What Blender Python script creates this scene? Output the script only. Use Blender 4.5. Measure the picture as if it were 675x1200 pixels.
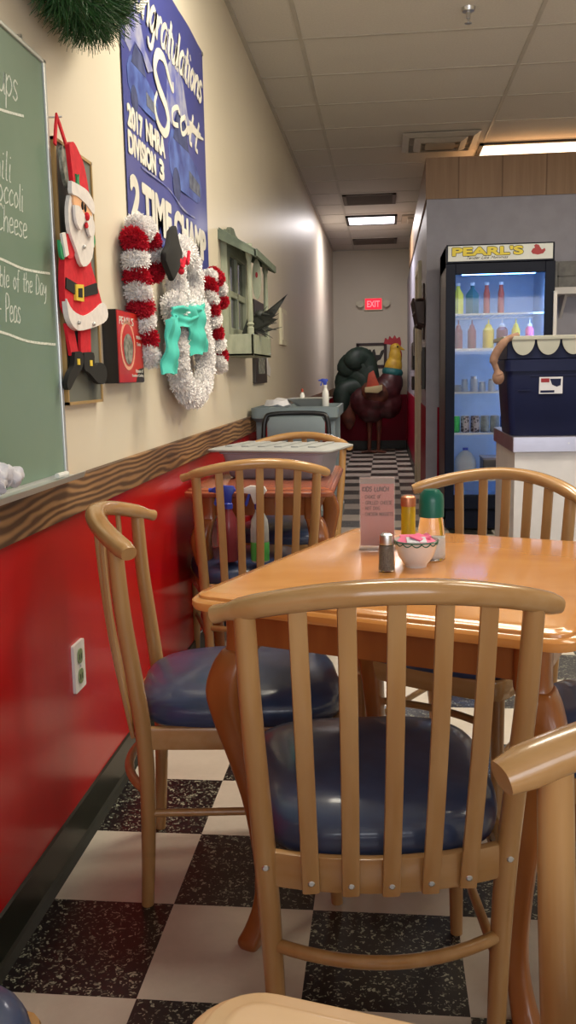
import bpy, bmesh, math, random
from mathutils import Vector, Matrix
PI = math.pi
random.seed(7)
for o in list(bpy.data.objects): bpy.data.objects.remove(o)
SC = bpy.context.scene
COL = SC.collection

# ------------------------------------------------------------------ camera
YAW, PITCH, ROLL, F, CAMX, CAMH = 0.10748, 0.15131, -0.01921, 1064.93, 0.7493, 1.1399
fw = Vector((-math.sin(YAW)*math.cos(PITCH), math.cos(YAW)*math.cos(PITCH), -math.sin(PITCH)))
rt = Vector((math.cos(YAW), math.sin(YAW), 0)); up = rt.cross(fw)
r2 = rt*math.cos(ROLL)+up*math.sin(ROLL); u2 = -rt*math.sin(ROLL)+up*math.cos(ROLL)
cam = bpy.data.cameras.new('camera'); camo = bpy.data.objects.new('camera', cam); COL.objects.link(camo)
m = Matrix((r2, u2, -fw)).transposed().to_4x4(); m.translation = (CAMX, 0, CAMH)
camo.matrix_world = m
cam.sensor_fit = 'VERTICAL'; cam.sensor_height = 36; cam.lens = F*36/1200; cam.clip_start = 0.02
SC.camera = camo

# ------------------------------------------------------------------ light
SC.view_settings.view_transform = 'Standard'; SC.view_settings.look = 'None'
SC.view_settings.gamma = 1; SC.view_settings.use_curve_mapping = False
SC.view_settings.exposure = 0.0
W = bpy.data.worlds.new('world'); SC.world = W; W.use_nodes = True
W.node_tree.nodes['Background'].inputs[0].default_value = (0.62, 0.68, 0.78, 1)
W.node_tree.nodes['Background'].inputs[1].default_value = 0.6

def area(name, loc, rot, sx, sy, power, color):
    l = bpy.data.lights.new(name, 'AREA'); l.shape = 'RECTANGLE'; l.size = sx; l.size_y = sy
    l.energy = power; l.color = color
    o = bpy.data.objects.new(name, l); COL.objects.link(o); o.location = loc; o.rotation_euler = rot
    return o
# daylight through the shop front behind the camera (the window opening is built further down)
area('shopfront_daylight', (1.9, -2.45, 1.55), (math.radians(90), 0, 0), 3.2, 1.5, 75, (0.96, 0.97, 1.0))
# warm ceiling fixtures of the dining room, outside the frame to the right
area('dining_fixture_light', (2.35, 4.3, 2.86), (0, 0, 0), 1.1, 0.5, 55, (1.0, 0.86, 0.62))
area('dining_fixture_light', (2.35, 2.0, 2.86), (0, 0, 0), 1.1, 0.5, 15, (1.0, 0.88, 0.70))

# ------------------------------------------------------------------ materials
def mat(name, c, rough=0.5, c2=None, scale=8, stretch=(1, 1, 1), bump=0, metal=0, emit=None, es=1, trans=0, coat=0,
        alpha=1, detail=4, dist=0, lo=.35, hi=.65, ior=1.45, sheen=0, bscale=None, spec=.5):
    mt = bpy.data.materials.new(name); mt.use_nodes = True; nt = mt.node_tree; b = nt.nodes['Principled BSDF']
    b.inputs['Base Color'].default_value = (*c, 1); b.inputs['Roughness'].default_value = rough
    b.inputs['Metallic'].default_value = metal; b.inputs['IOR'].default_value = ior
    b.inputs['Transmission Weight'].default_value = trans; b.inputs['Coat Weight'].default_value = coat
    b.inputs['Specular IOR Level'].default_value = spec
    b.inputs['Coat Roughness'].default_value = .12; b.inputs['Sheen Weight'].default_value = sheen
    if emit: b.inputs['Emission Color'].default_value = (*emit, 1); b.inputs['Emission Strength'].default_value = es
    tc = nt.nodes.new('ShaderNodeTexCoord'); mp = nt.nodes.new('ShaderNodeMapping')
    nt.links.new(tc.outputs['Object'], mp.inputs[0]); mp.inputs['Scale'].default_value = stretch
    n = nt.nodes.new('ShaderNodeTexNoise'); n.inputs['Scale'].default_value = scale; n.inputs['Detail'].default_value = detail
    n.inputs['Distortion'].default_value = dist
    nt.links.new(mp.outputs[0], n.inputs[0])
    if c2 is None: c2 = tuple(x*.9 for x in c)
    rp = nt.nodes.new('ShaderNodeValToRGB'); rp.color_ramp.elements[0].position = lo; rp.color_ramp.elements[1].position = hi
    rp.color_ramp.elements[0].color = (*c2, 1); rp.color_ramp.elements[1].color = (*c, 1)
    nt.links.new(n.outputs[0], rp.inputs[0]); nt.links.new(rp.outputs[0], b.inputs['Base Color'])
    if bump:
        bp = nt.nodes.new('ShaderNodeBump'); bp.inputs['Strength'].default_value = bump; bp.inputs['Distance'].default_value = .004
        if bscale:
            n2 = nt.nodes.new('ShaderNodeTexNoise'); n2.inputs['Scale'].default_value = bscale
            nt.links.new(mp.outputs[0], n2.inputs[0]); nt.links.new(n2.outputs[0], bp.inputs['Height'])
        else: nt.links.new(n.outputs[0], bp.inputs['Height'])
        nt.links.new(bp.outputs[0], b.inputs['Normal'])
    return mt

M = {}
M['chair'] = mat('chair_wood', (.46, .265, .105), .28, (.40, .21, .075), 5, (6, 6, .8), coat=.35)
M['chairh'] = mat('chair_wood_rail', (.47, .275, .115), .24, (.42, .225, .08), 5, (1, 6, 6), coat=.45)
M['table'] = mat('table_top_maple', (.78, .36, .105), .2, (.66, .27, .065), 3, (1, 2.2, 1), coat=.5, dist=1.2, detail=6, lo=.3, hi=.7)
M['tleg'] = mat('table_leg_stain', (.36, .125, .03), .28, (.27, .085, .02), 4, (4, 4, .8), coat=.35)
M['table2'] = mat('dark_table_stain', (.36, .105, .05), .25, (.29, .08, .04), 4, (1, 4, 1), coat=.4)
M['table3'] = mat('pale_table_top', (.80, .56, .34), .3, (.74, .49, .28), 4, (1, 5, 1), coat=.3)  # overexposed window light put into the wood colour as paleness
M['vinyl'] = mat('navy_vinyl', (.036, .062, .145), .36, (.030, .050, .12), 30, bump=.04, coat=.5)
M['metal'] = mat('steel', (.62, .62, .62), .3, metal=1)
M['cream'] = mat('cream_paint', (.74, .675, .55), .42, (.71, .645, .525), 1.2, bump=.03, bscale=60)
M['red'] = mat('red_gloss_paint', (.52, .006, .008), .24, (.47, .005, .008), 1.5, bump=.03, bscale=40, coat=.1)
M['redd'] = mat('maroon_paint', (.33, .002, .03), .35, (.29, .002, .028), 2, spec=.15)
M['ceil'] = mat('ceiling_tile', (.70, .66, .60), .9, (.66, .62, .56), 90, bump=.2, detail=2)
M['grid'] = mat('ceiling_grid_paint', (.56, .52, .45), .5)
M['base'] = mat('black_vinyl_base', (.018, .020, .014), .35)
M['grey'] = mat('lavender_grey_paint', (.37, .37, .46), .5)
M['fascia'] = None
M['green'] = mat('chalkboard_green', (.135, .225, .160), .38, (.20, .29, .225), 2.2, (1, 1, 1), detail=6, lo=.35, hi=.75)
M['alu'] = mat('aluminium', (.62, .64, .63), .35, metal=.6)
M['chalk'] = mat('chalk', (.72, .76, .70), .9, (.42, .5, .43), 220, lo=.3, hi=.5)
M['white'] = mat('white_plastic', (.80, .80, .78), .35)
M['wfelt'] = mat('white_felt', (.80, .76, .74), .95, (.72, .69, .68), 60, bump=.3)
M['rfelt'] = mat('red_felt', (.66, .015, .03), .9, (.56, .012, .025), 60, bump=.3)
M['bfelt'] = mat('black_felt', (.012, .012, .012), .9)
M['gfelt'] = mat('green_felt', (.03, .30, .12), .9)
M['skin'] = mat('peach_felt', (.85, .48, .26), .9)
M['gold'] = mat('gold_felt', (.85, .62, .06), .6)
M['yarnw'] = mat('white_yarn', (.95, .93, .92), .95, (.90, .88, .88), 20, sheen=.2)
M['yarnr'] = mat('red_yarn', (.62, .010, .035), .95, (.50, .006, .028), 20)
M['teal'] = mat('teal_fabric', (.07, .55, .47), .8, (.055, .46, .39), 14, bump=.5)
M['banner'] = mat('banner_blue', (.040, .050, .25), .35, (.05, .065, .29), 2.5)
M['bwhite'] = mat('banner_print_white', (.76, .74, .66), .4, (.60, .58, .52), 9)
M['needle'] = mat('pine_needles', (.035, .12, .03), .5, (.012, .05, .014), 30)
M['dark'] = mat('dark_frame', (.03, .025, .022), .4)
M['artdark'] = mat('dark_artwork', (.035, .045, .04), .6, (.15, .16, .14), 6, (1, 1, .5), lo=.55, hi=.7)
M['goldedge'] = mat('gilt_edge', (.45, .30, .12), .4)
M['blackm'] = mat('black_plastic', (.012, .013, .016), .3)
M['sage'] = mat('sage_painted_wood', (.38, .41, .31), .6, (.27, .31, .23), 14, (3, 3, 1), lo=.3, hi=.7, bump=.2)
M['saged'] = mat('weathered_green_wood', (.17, .21, .16), .7, (.10, .13, .10), 14, (1, 3, 1), bump=.3)
M['pane'] = mat('dusky_pane', (.05, .06, .055), .15, (.09, .10, .09), 5)
M['tubg'] = mat('grey_plastic', (.33, .33, .40), .5)
M['tubl'] = mat('grey_plastic_lid', (.38, .39, .39), .55)
M['cartg'] = mat('blue_grey_plastic', (.19, .24, .27), .45)
M['navy'] = mat('navy_plastic', (.009, .013, .050), .45, spec=.2)
M['frblack'] = mat('fridge_black', (.008, .011, .026), .4, spec=.15)
M['frside'] = mat('fridge_side', (.09, .085, .085), .4)
M['frin'] = mat('fridge_liner', (.50, .63, .78), .4)  # white liner tinted blue, so its colour carries the fridge's blue light
M['signw'] = mat('backlit_sign', (.62, .64, .62), .4, emit=(.62, .64, .60), es=.12)
M['yellow'] = mat('sign_yellow', (.80, .66, .06), .5)
M['cream2'] = mat('cream_trim', (.82, .78, .60), .4)
M['dgreen'] = mat('dark_green_plastic', (.005, .13, .09), .3)
M['sugar'] = mat('sugar', (.85, .83, .82), .9, (.75, .73, .74), 400)
M['mustard'] = mat('yellow_sauce', (.80, .60, .01), .4)
M['pepper'] = mat('ground_pepper', (.10, .085, .07), .9, (.35, .31, .27), 900, detail=1, lo=.4, hi=.6)
M['china'] = mat('white_china', (.80, .74, .72), .15, coat=.5)
M['pink'] = mat('pink_paper', (.85, .16, .32), .6, (.80, .12, .27), 60)
M['pinkcard'] = mat('pink_card', (.52, .20, .19), .6)
M['ink'] = mat('dark_red_ink', (.10, .015, .02), .6)
M['glass'] = mat('clear_glass', (1, 1, 1), .03, (1, 1, 1), trans=1, ior=1.3)
M['acryl'] = mat('clear_acrylic', (.9, .85, .83), .05, (.9, .85, .83)); M['acryl'].node_tree.nodes['Principled BSDF'].inputs['Alpha'].default_value = .10
M['bottle'] = mat('frosted_plastic', (.75, .78, .78), .3, trans=.6)
M['greenl'] = mat('green_liquid', (.10, .55, .12), .2)
M['redl'] = mat('red_liquid', (.22, .03, .04), .3)
M['blue'] = mat('blue_plastic', (.03, .06, .45), .35)
M['exit'] = mat('exit_red', (.6, .0, .02), .4, emit=(1, .01, .04), es=1.0)
M['exitl'] = mat('exit_letters', (1, .3, .3), .4, emit=(1, .16, .2), es=1.3)
M['troff'] = mat('troffer_diffuser', (.9, .9, .9), .5, emit=(1, .93, .98), es=3.0)
M['troff2'] = mat('troffer_diffuser_warm', (.9, .9, .9), .5, emit=(1, .95, .78), es=1.6)
M['led'] = mat('led_strip', (.9, .9, .9), .5, emit=(.45, .7, 1), es=1.0)
M['vent'] = mat('vent_metal', (.13, .105, .085), .6)
M['ventl'] = mat('vent_light', (.52, .47, .40), .4)
M['rgreen'] = mat('rooster_green', (.020, .040, .028), .5, (.010, .022, .016), 12)
M['rbrown'] = mat('rooster_brown', (.13, .04, .02), .5, (.06, .02, .012), 12)
M['rmaroon'] = mat('rooster_maroon', (.075, .018, .02), .4, (.04, .01, .012), 9)
M['ryellow'] = mat('rooster_yellow', (.60, .38, .035), .5, (.45, .26, .03), 12)
M['rteal'] = mat('rooster_teal', (.02, .13, .13), .5)
M['rred'] = mat('rooster_red', (.30, .012, .02), .5)
M['rorange'] = mat('rooster_orange', (.45, .07, .03), .5, (.35, .05, .03), 14)
M['rcream'] = mat('rooster_cream', (.50, .42, .22), .5)
M['tan'] = mat('tan_plush', (.29, .17, .12), .9, (.23, .13, .09), 40, bump=.4)
M['silver'] = mat('brushed_steel', (.50, .50, .60), .28, metal=.85)
M['cwhite'] = mat('counter_white', (.74, .73, .75), .4)
M['scal'] = mat('scallop_cream', (.46, .46, .39), .5)
M['lab'] = mat('sticker', (.70, .70, .75), .5)
M['bookred'] = mat('sign_red', (.60, .03, .02), .3, (.42, .02, .015), 9, lo=.3, hi=.7)
M['orangeish'] = mat('sign_salmon', (.80, .42, .28), .4)
M['dgrey'] = mat('sign_grey', (.10, .11, .09), .5, (.30, .30, .26), 60, lo=.4, hi=.6)
M['carb'] = mat('print_car_blue', (.09, .16, .48), .4, (.03, .05, .24), 14)
M['printnavy'] = mat('print_navy', (.02, .03, .11), .5, (.06, .08, .2), 20); M['printgrey'] = mat('print_grey', (.16, .18, .24), .5, (.04, .05, .1), 30)
M['smoke'] = mat('print_smoke', (.36, .37, .46), .5, (.09, .11, .38), 11)
M['copper'] = mat('copper_lid', (.55, .22, .12), .3, metal=.8)
M['cloth'] = mat('white_cloth', (.70, .70, .76), .9, (.62, .62, .68), 30, bump=.3)
M['feather'] = mat('black_feather', (.010, .013, .012), .5, (.05, .055, .05), 40, lo=.55, hi=.7)
M['bwing'] = mat('grey_wing', (.075, .075, .08), .6)
M['brownm'] = mat('brown_metal', (.06, .035, .035), .5)

def fascia_mat():
    mt = mat('veneer_panel', (.34, .21, .12), .45, (.28, .165, .09), 3, (7, 7, .5), dist=.5)
    nt = mt.node_tree; b = nt.nodes['Principled BSDF']; tc = [n for n in nt.nodes if n.type == 'TEX_COORD'][0]
    w = nt.nodes.new('ShaderNodeTexBrick'); w.offset = 0; w.inputs['Scale'].default_value = 1
    w.inputs['Brick Width'].default_value = .33; w.inputs['Row Height'].default_value = 5; w.inputs['Mortar Size'].default_value = .006
    w.inputs['Color1'].default_value = (1, 1, 1, 1); w.inputs['Color2'].default_value = (.9, .9, .9, 1); w.inputs['Mortar'].default_value = (.55, .5, .45, 1)
    nt.links.new(tc.outputs['Object'], w.inputs[0])
    mx = nt.nodes.new('ShaderNodeMix'); mx.data_type = 'RGBA'; mx.blend_type = 'MULTIPLY'; mx.inputs[0].default_value = 1
    src = b.inputs['Base Color'].links[0].from_socket
    nt.links.new(src, mx.inputs[6]); nt.links.new(w.outputs[0], mx.inputs[7]); nt.links.new(mx.outputs[2], b.inputs['Base Color'])
    return mt
M['fascia'] = fascia_mat()

def floor_mat():
    mt = bpy.data.materials.new('checker_vinyl_tile'); mt.use_nodes = True; nt = mt.node_tree; N = nt.nodes; L = nt.links
    b = N['Principled BSDF']; tc = N.new('ShaderNodeTexCoord'); T = .3048
    mp = N.new('ShaderNodeMapping'); mp.vector_type = 'POINT'
    mp.inputs['Scale'].default_value = (1/T, 1/T, 1/T)
    mp.inputs['Location'].default_value = (-.2889/T+21, -1.4885/T+20, .5)
    L.new(tc.outputs['Object'], mp.inputs[0])
    ck = N.new('ShaderNodeTexChecker'); ck.inputs['Scale'].default_value = 1.0
    L.new(mp.outputs[0], ck.inputs[0])
    # black tile with pale chips
    v = N.new('ShaderNodeTexVoronoi'); v.inputs['Scale'].default_value = 210; v.inputs['Randomness'].default_value = 1
    nz = N.new('ShaderNodeTexNoise'); nz.inputs['Scale'].default_value = 60; nz.inputs['Detail'].default_value = 2
    va = N.new('ShaderNodeVectorMath'); va.operation = 'MULTIPLY_ADD'; va.inputs[1].default_value = (.03, .03, .03)
    L.new(tc.outputs['Object'], nz.inputs[0]); L.new(nz.outputs['Color'], va.inputs[0]); L.new(tc.outputs['Object'], va.inputs[2])
    L.new(va.outputs[0], v.inputs[0])
    s = N.new('ShaderNodeSeparateColor'); L.new(v.outputs['Color'], s.inputs[0])
    r1 = N.new('ShaderNodeValToRGB'); r1.color_ramp.elements[0].position = .84; r1.color_ramp.elements[0].color = (.011, .008, .010, 1)
    r1.color_ramp.elements[1].position = .95; r1.color_ramp.elements[1].color = (.34, .36, .28, 1)
    L.new(s.outputs[0], r1.inputs[0])
    n2 = N.new('ShaderNodeTexNoise'); n2.inputs['Scale'].default_value = 5; n2.inputs['Detail'].default_value = 8; n2.inputs['Roughness'].default_value = .7
    L.new(tc.outputs['Object'], n2.inputs[0])
    r2_ = N.new('ShaderNodeValToRGB'); r2_.color_ramp.elements[0].position = .3; r2_.color_ramp.elements[0].color = (.50, .455, .39, 1)
    r2_.color_ramp.elements[1].position = .7; r2_.color_ramp.elements[1].color = (.62, .565, .49, 1)
    L.new(n2.outputs[0], r2_.inputs[0])
    mx = N.new('ShaderNodeMix'); mx.data_type = 'RGBA'
    L.new(ck.outputs['Fac'], mx.inputs[0]); L.new(r1.outputs[0], mx.inputs[6]); L.new(r2_.outputs[0], mx.inputs[7])
    L.new(mx.outputs[2], b.inputs['Base Color']); b.inputs['Roughness'].default_value = .3
    return mt
M['floor'] = floor_mat()

def burnt_mat():
    mt = bpy.data.materials.new('burnt_pine'); mt.use_nodes = True; nt = mt.node_tree; N = nt.nodes; L = nt.links
    b = N['Principled BSDF']; tc = N.new('ShaderNodeTexCoord'); b.inputs['Roughness'].default_value = .5
    # long grain lines that bend round scattered knots
    mp = N.new('ShaderNodeMapping'); mp.inputs['Scale'].default_value = (1, 1.6, 9); L.new(tc.outputs['Object'], mp.inputs[0])
    nz = N.new('ShaderNodeTexNoise'); nz.inputs['Scale'].default_value = 1.5; nz.inputs['Detail'].default_value = 3; L.new(mp.outputs[0], nz.inputs[0])
    mpv = N.new('ShaderNodeMapping'); mpv.inputs['Scale'].default_value = (0, 3.0, 12); L.new(tc.outputs['Object'], mpv.inputs[0])
    v = N.new('ShaderNodeTexVoronoi'); v.feature = 'SMOOTH_F1'; v.inputs['Scale'].default_value = 1.0; L.new(mpv.outputs[0], v.inputs[0])
    sp = N.new('ShaderNodeSeparateXYZ'); L.new(tc.outputs['Object'], sp.inputs[0])
    zz = N.new('ShaderNodeMath'); zz.operation = 'MULTIPLY'; zz.inputs[1].default_value = 330; L.new(sp.outputs[2], zz.inputs[0])
    a = N.new('ShaderNodeMath'); a.operation = 'MULTIPLY_ADD'; a.inputs[1].default_value = 15; L.new(nz.outputs[0], a.inputs[0]); L.new(zz.outputs[0], a.inputs[2])
    mu = N.new('ShaderNodeMath'); mu.operation = 'MULTIPLY_ADD'; mu.inputs[1].default_value = 20; L.new(v.outputs['Distance'], mu.inputs[0]); L.new(a.outputs[0], mu.inputs[2])
    sn = N.new('ShaderNodeMath'); sn.operation = 'SINE'; L.new(mu.outputs[0], sn.inputs[0])
    rp = N.new('ShaderNodeValToRGB'); e = rp.color_ramp.elements
    e[0].position = .12; e[0].color = (.10, .050, .024, 1); e[1].position = .95; e[1].color = (.37, .205, .09, 1)
    m2 = N.new('ShaderNodeMath'); m2.operation = 'MULTIPLY_ADD'; m2.inputs[1].default_value = .5; m2.inputs[2].default_value = .5
    L.new(sn.outputs[0], m2.inputs[0])
    n3 = N.new('ShaderNodeTexNoise'); n3.inputs['Scale'].default_value = 2.2; L.new(tc.outputs['Object'], n3.inputs[0])
    rp2 = N.new('ShaderNodeValToRGB'); rp2.color_ramp.elements[0].position = .35; rp2.color_ramp.elements[0].color = (.55, .5, .5, 1); rp2.color_ramp.elements[1].position = .6
    L.new(n3.outputs[0], rp2.inputs[0]); L.new(m2.outputs[0], rp.inputs[0])
    mx = N.new('ShaderNodeMix'); mx.data_type = 'RGBA'; mx.blend_type = 'MULTIPLY'; mx.inputs[0].default_value = 1
    L.new(rp.outputs[0], mx.inputs[6]); L.new(rp2.outputs[0], mx.inputs[7]); L.new(mx.outputs[2], b.inputs['Base Color'])
    return mt
M['burnt'] = burnt_mat()

# ------------------------------------------------------------------ mesh helpers
class MB:
    def __init__(s): s.v = []; s.f = []
    def add(s, vs, fs):
        k = len(s.v); s.v += [Vector(p) for p in vs]; s.f += [tuple(i+k for i in f) for f in fs]; return s
    def box(s, a, b):
        (x0, y0, z0), (x1, y1, z1) = a, b
        return s.add([(x0, y0, z0), (x1, y0, z0), (x1, y1, z0), (x0, y1, z0), (x0, y0, z1), (x1, y0, z1), (x1, y1, z1), (x0, y1, z1)],
                     [(0, 3, 2, 1), (4, 5, 6, 7), (0, 1, 5, 4), (1, 2, 6, 5), (2, 3, 7, 6), (3, 0, 4, 7)])
    def loft(s, rings, cap=True, closed=True):
        k = len(rings[0]); vs = [p for r in rings for p in r]; fs = []
        for i in range(len(rings)-1):
            for j in range(k if closed else k-1):
                fs.append((i*k+j, i*k+(j+1) % k, (i+1)*k+(j+1) % k, (i+1)*k+j))
        if cap: fs.append(tuple(reversed(range(k)))); fs.append(tuple((len(rings)-1)*k+j for j in range(k)))
        return s.add(vs, fs)
    def sweep(s, path, sec, ref=(0, 0, 1), scale=None, cap=True):
        path = [Vector(p) for p in path]; ref = Vector(ref); rings = []
        for i, p in enumerate(path):
            t = (path[min(i+1, len(path)-1)]-path[max(i-1, 0)]).normalized()
            A = (ref-t*ref.dot(t)).normalized(); B = t.cross(A); k = scale[i] if scale else 1
            rings.append([p+A*a*k+B*b*k for a, b in sec])
        return s.loft(rings, cap)
    def tube(s, path, r, n=12, ref=(0, 0, 1), cap=True):
        if not hasattr(r, '__len__'): r = [r]*len(path)
        sec = [(math.cos(2*PI*i/n), math.sin(2*PI*i/n)) for i in range(n)]
        return s.sweep(path, sec, ref, r, cap)
    def lathe(s, c, prof, n=24):
        rings = [[(c[0]+r*math.cos(2*PI*j/n), c[1]+r*math.sin(2*PI*j/n), c[2]+z) for j in range(n)] for r, z in prof]
        return s.loft(rings)
    def ext(s, pts, x0, x1, ax='x'):
        # polygon in the (y,z) plane extruded along x; ax='y': polygon in (x,z) extruded along y; 'z': (x,y) along z
        g = {'x': lambda a, b, d: (d, a, b), 'y': lambda a, b, d: (a, d, b), 'z': lambda a, b, d: (a, b, d)}[ax]
        n = len(pts); vs = [g(a, b, x0) for a, b in pts]+[g(a, b, x1) for a, b in pts]
        return s.add(vs, [tuple(reversed(range(n))), tuple(range(n, 2*n))]+[(i, (i+1) % n, n+(i+1) % n, n+i) for i in range(n)])
    def blob(s, c, r, rot=None, n=14, k=9):
        R = rot.to_3x3() if rot else Matrix.Identity(3); c = Vector(c); rings = []
        for i in range(k+1):
            a = -PI/2+PI*i/k; rr = max(math.cos(a), .02)
            rings.append([c+R@Vector((r[0]*rr*math.cos(2*PI*j/n), r[1]*rr*math.sin(2*PI*j/n), r[2]*math.sin(a))) for j in range(n)])
        return s.loft(rings)

ORG = {}
def build(name, mb, mt, parent=None, smooth=True, bevel=0, fixn=True):
    org = Vector(ORG.get(parent.name, (0, 0, 0))) if parent else Vector((0, 0, 0))
    me = bpy.data.meshes.new(name); me.from_pydata([v-org for v in mb.v], [], mb.f); me.update()
    if fixn:
        bm = bmesh.new(); bm.from_mesh(me); bmesh.ops.recalc_face_normals(bm, faces=bm.faces)
        if bevel: bmesh.ops.bevel(bm, geom=[e for e in bm.edges if len(e.link_faces) == 2 and e.calc_face_angle(0) > .6], offset=bevel, segments=2, profile=.6, affect='EDGES')
        bm.to_mesh(me); bm.free()
    if smooth:
        me.polygons.foreach_set('use_smooth', [True]*len(me.polygons))
        try: me.set_sharp_from_angle(angle=math.radians(38))
        except Exception: pass
    me.materials.append(mt if not isinstance(mt, str) else M[mt])
    o = bpy.data.objects.new(name, me); COL.objects.link(o)
    if parent: o.parent = parent; ORG[o.name] = tuple(org)
    else: ORG[o.name] = (0, 0, 0)
    return o
def root(name, label, cat, loc=(0, 0, 0), group=None):
    o = bpy.data.objects.new(name, None); COL.objects.link(o); o.location = loc; o.empty_display_size = .1
    ORG[o.name] = tuple(loc); o['label'] = label; o['category'] = cat
    if group: o['group'] = group
    return o
def tag(o, label, cat, group=None):
    o['label'] = label; o['category'] = cat
    if group: o['group'] = group
    return o
def struct(name, mb, mt, smooth=False, bevel=0, parent=None):
    o = build(name, mb, mt, parent, smooth, bevel)
    if not parent: o['kind'] = 'structure'
    return o
def dup(r, label=None, loc=None, rz=None, group=None):
    def cp(o, par):
        c = o.copy(); COL.objects.link(c); c.parent = par
        for ch in o.children: cp(ch, c)
        return c
    c = cp(r, None)
    if loc is not None: c.location = loc
    if rz is not None: c.rotation_euler = (0, 0, rz)
    if label: c['label'] = label
    if group: c['group'] = group
    return c
def se(a, b, n=12, e=2.6):
    out = []
    for i in range(n):
        t = 2*PI*i/n; c, s_ = math.cos(t), math.sin(t)
        out.append((a*math.copysign(abs(c)**(2/e), c), b*math.copysign(abs(s_)**(2/e), s_)))
    return out
def rrect(x0, y0, x1, y1, r, n=6):
    out = []
    for cx, cy, a0 in ((x1-r, y1-r, 0), (x0+r, y1-r, 90), (x0+r, y0+r, 180), (x1-r, y0+r, 270)):
        for i in range(n+1):
            a = math.radians(a0+90*i/n); out.append((cx+r*math.cos(a), cy+r*math.sin(a)))
    return out
def lerp(a, b, t): return a+(b-a)*t

# --- lettering: block letters (built-in font) and hand-drawn strokes
def font_mb(text, bold=0.0, depth=.002):
    cu = bpy.data.curves.new('t', 'FONT'); cu.body = text; cu.extrude = depth; cu.offset = bold
    o = bpy.data.objects.new('t', cu); COL.objects.link(o)
    dg = bpy.context.evaluated_depsgraph_get(); dg.update()
    me = bpy.data.meshes.new_from_object(o.evaluated_get(dg))
    vs = [v.co.copy() for v in me.vertices]; fs = [tuple(p.vertices) for p in me.polygons]
    bpy.data.objects.remove(o); bpy.data.curves.remove(cu); bpy.data.meshes.remove(me)
    return vs, fs
def block_text(text, ox, oy, w, h, place, bold=0.0, depth=.002, grow=0):
    vs, fs = font_mb(text, bold, 1.0)
    x0 = min(v.x for v in vs); x1 = max(v.x for v in vs); y0 = min(v.y for v in vs); y1 = max(v.y for v in vs)
    mb = MB(); k = 0
    for dx, dy in ((0, 0),)+((((1, 0), (-1, 0), (0, 1), (0, -1), (.7, .7), (-.7, .7), (.7, -.7), (-.7, -.7))) if grow else ()):
        mb.add([place(ox+(v.x-x0)/(x1-x0)*w+dx*grow, oy+(v.y-y0)/(y1-y0)*h+dy*grow, (v.z+1)/2*(depth+k*.00003)) for v in vs], fs); k += 1
    return mb
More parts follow.
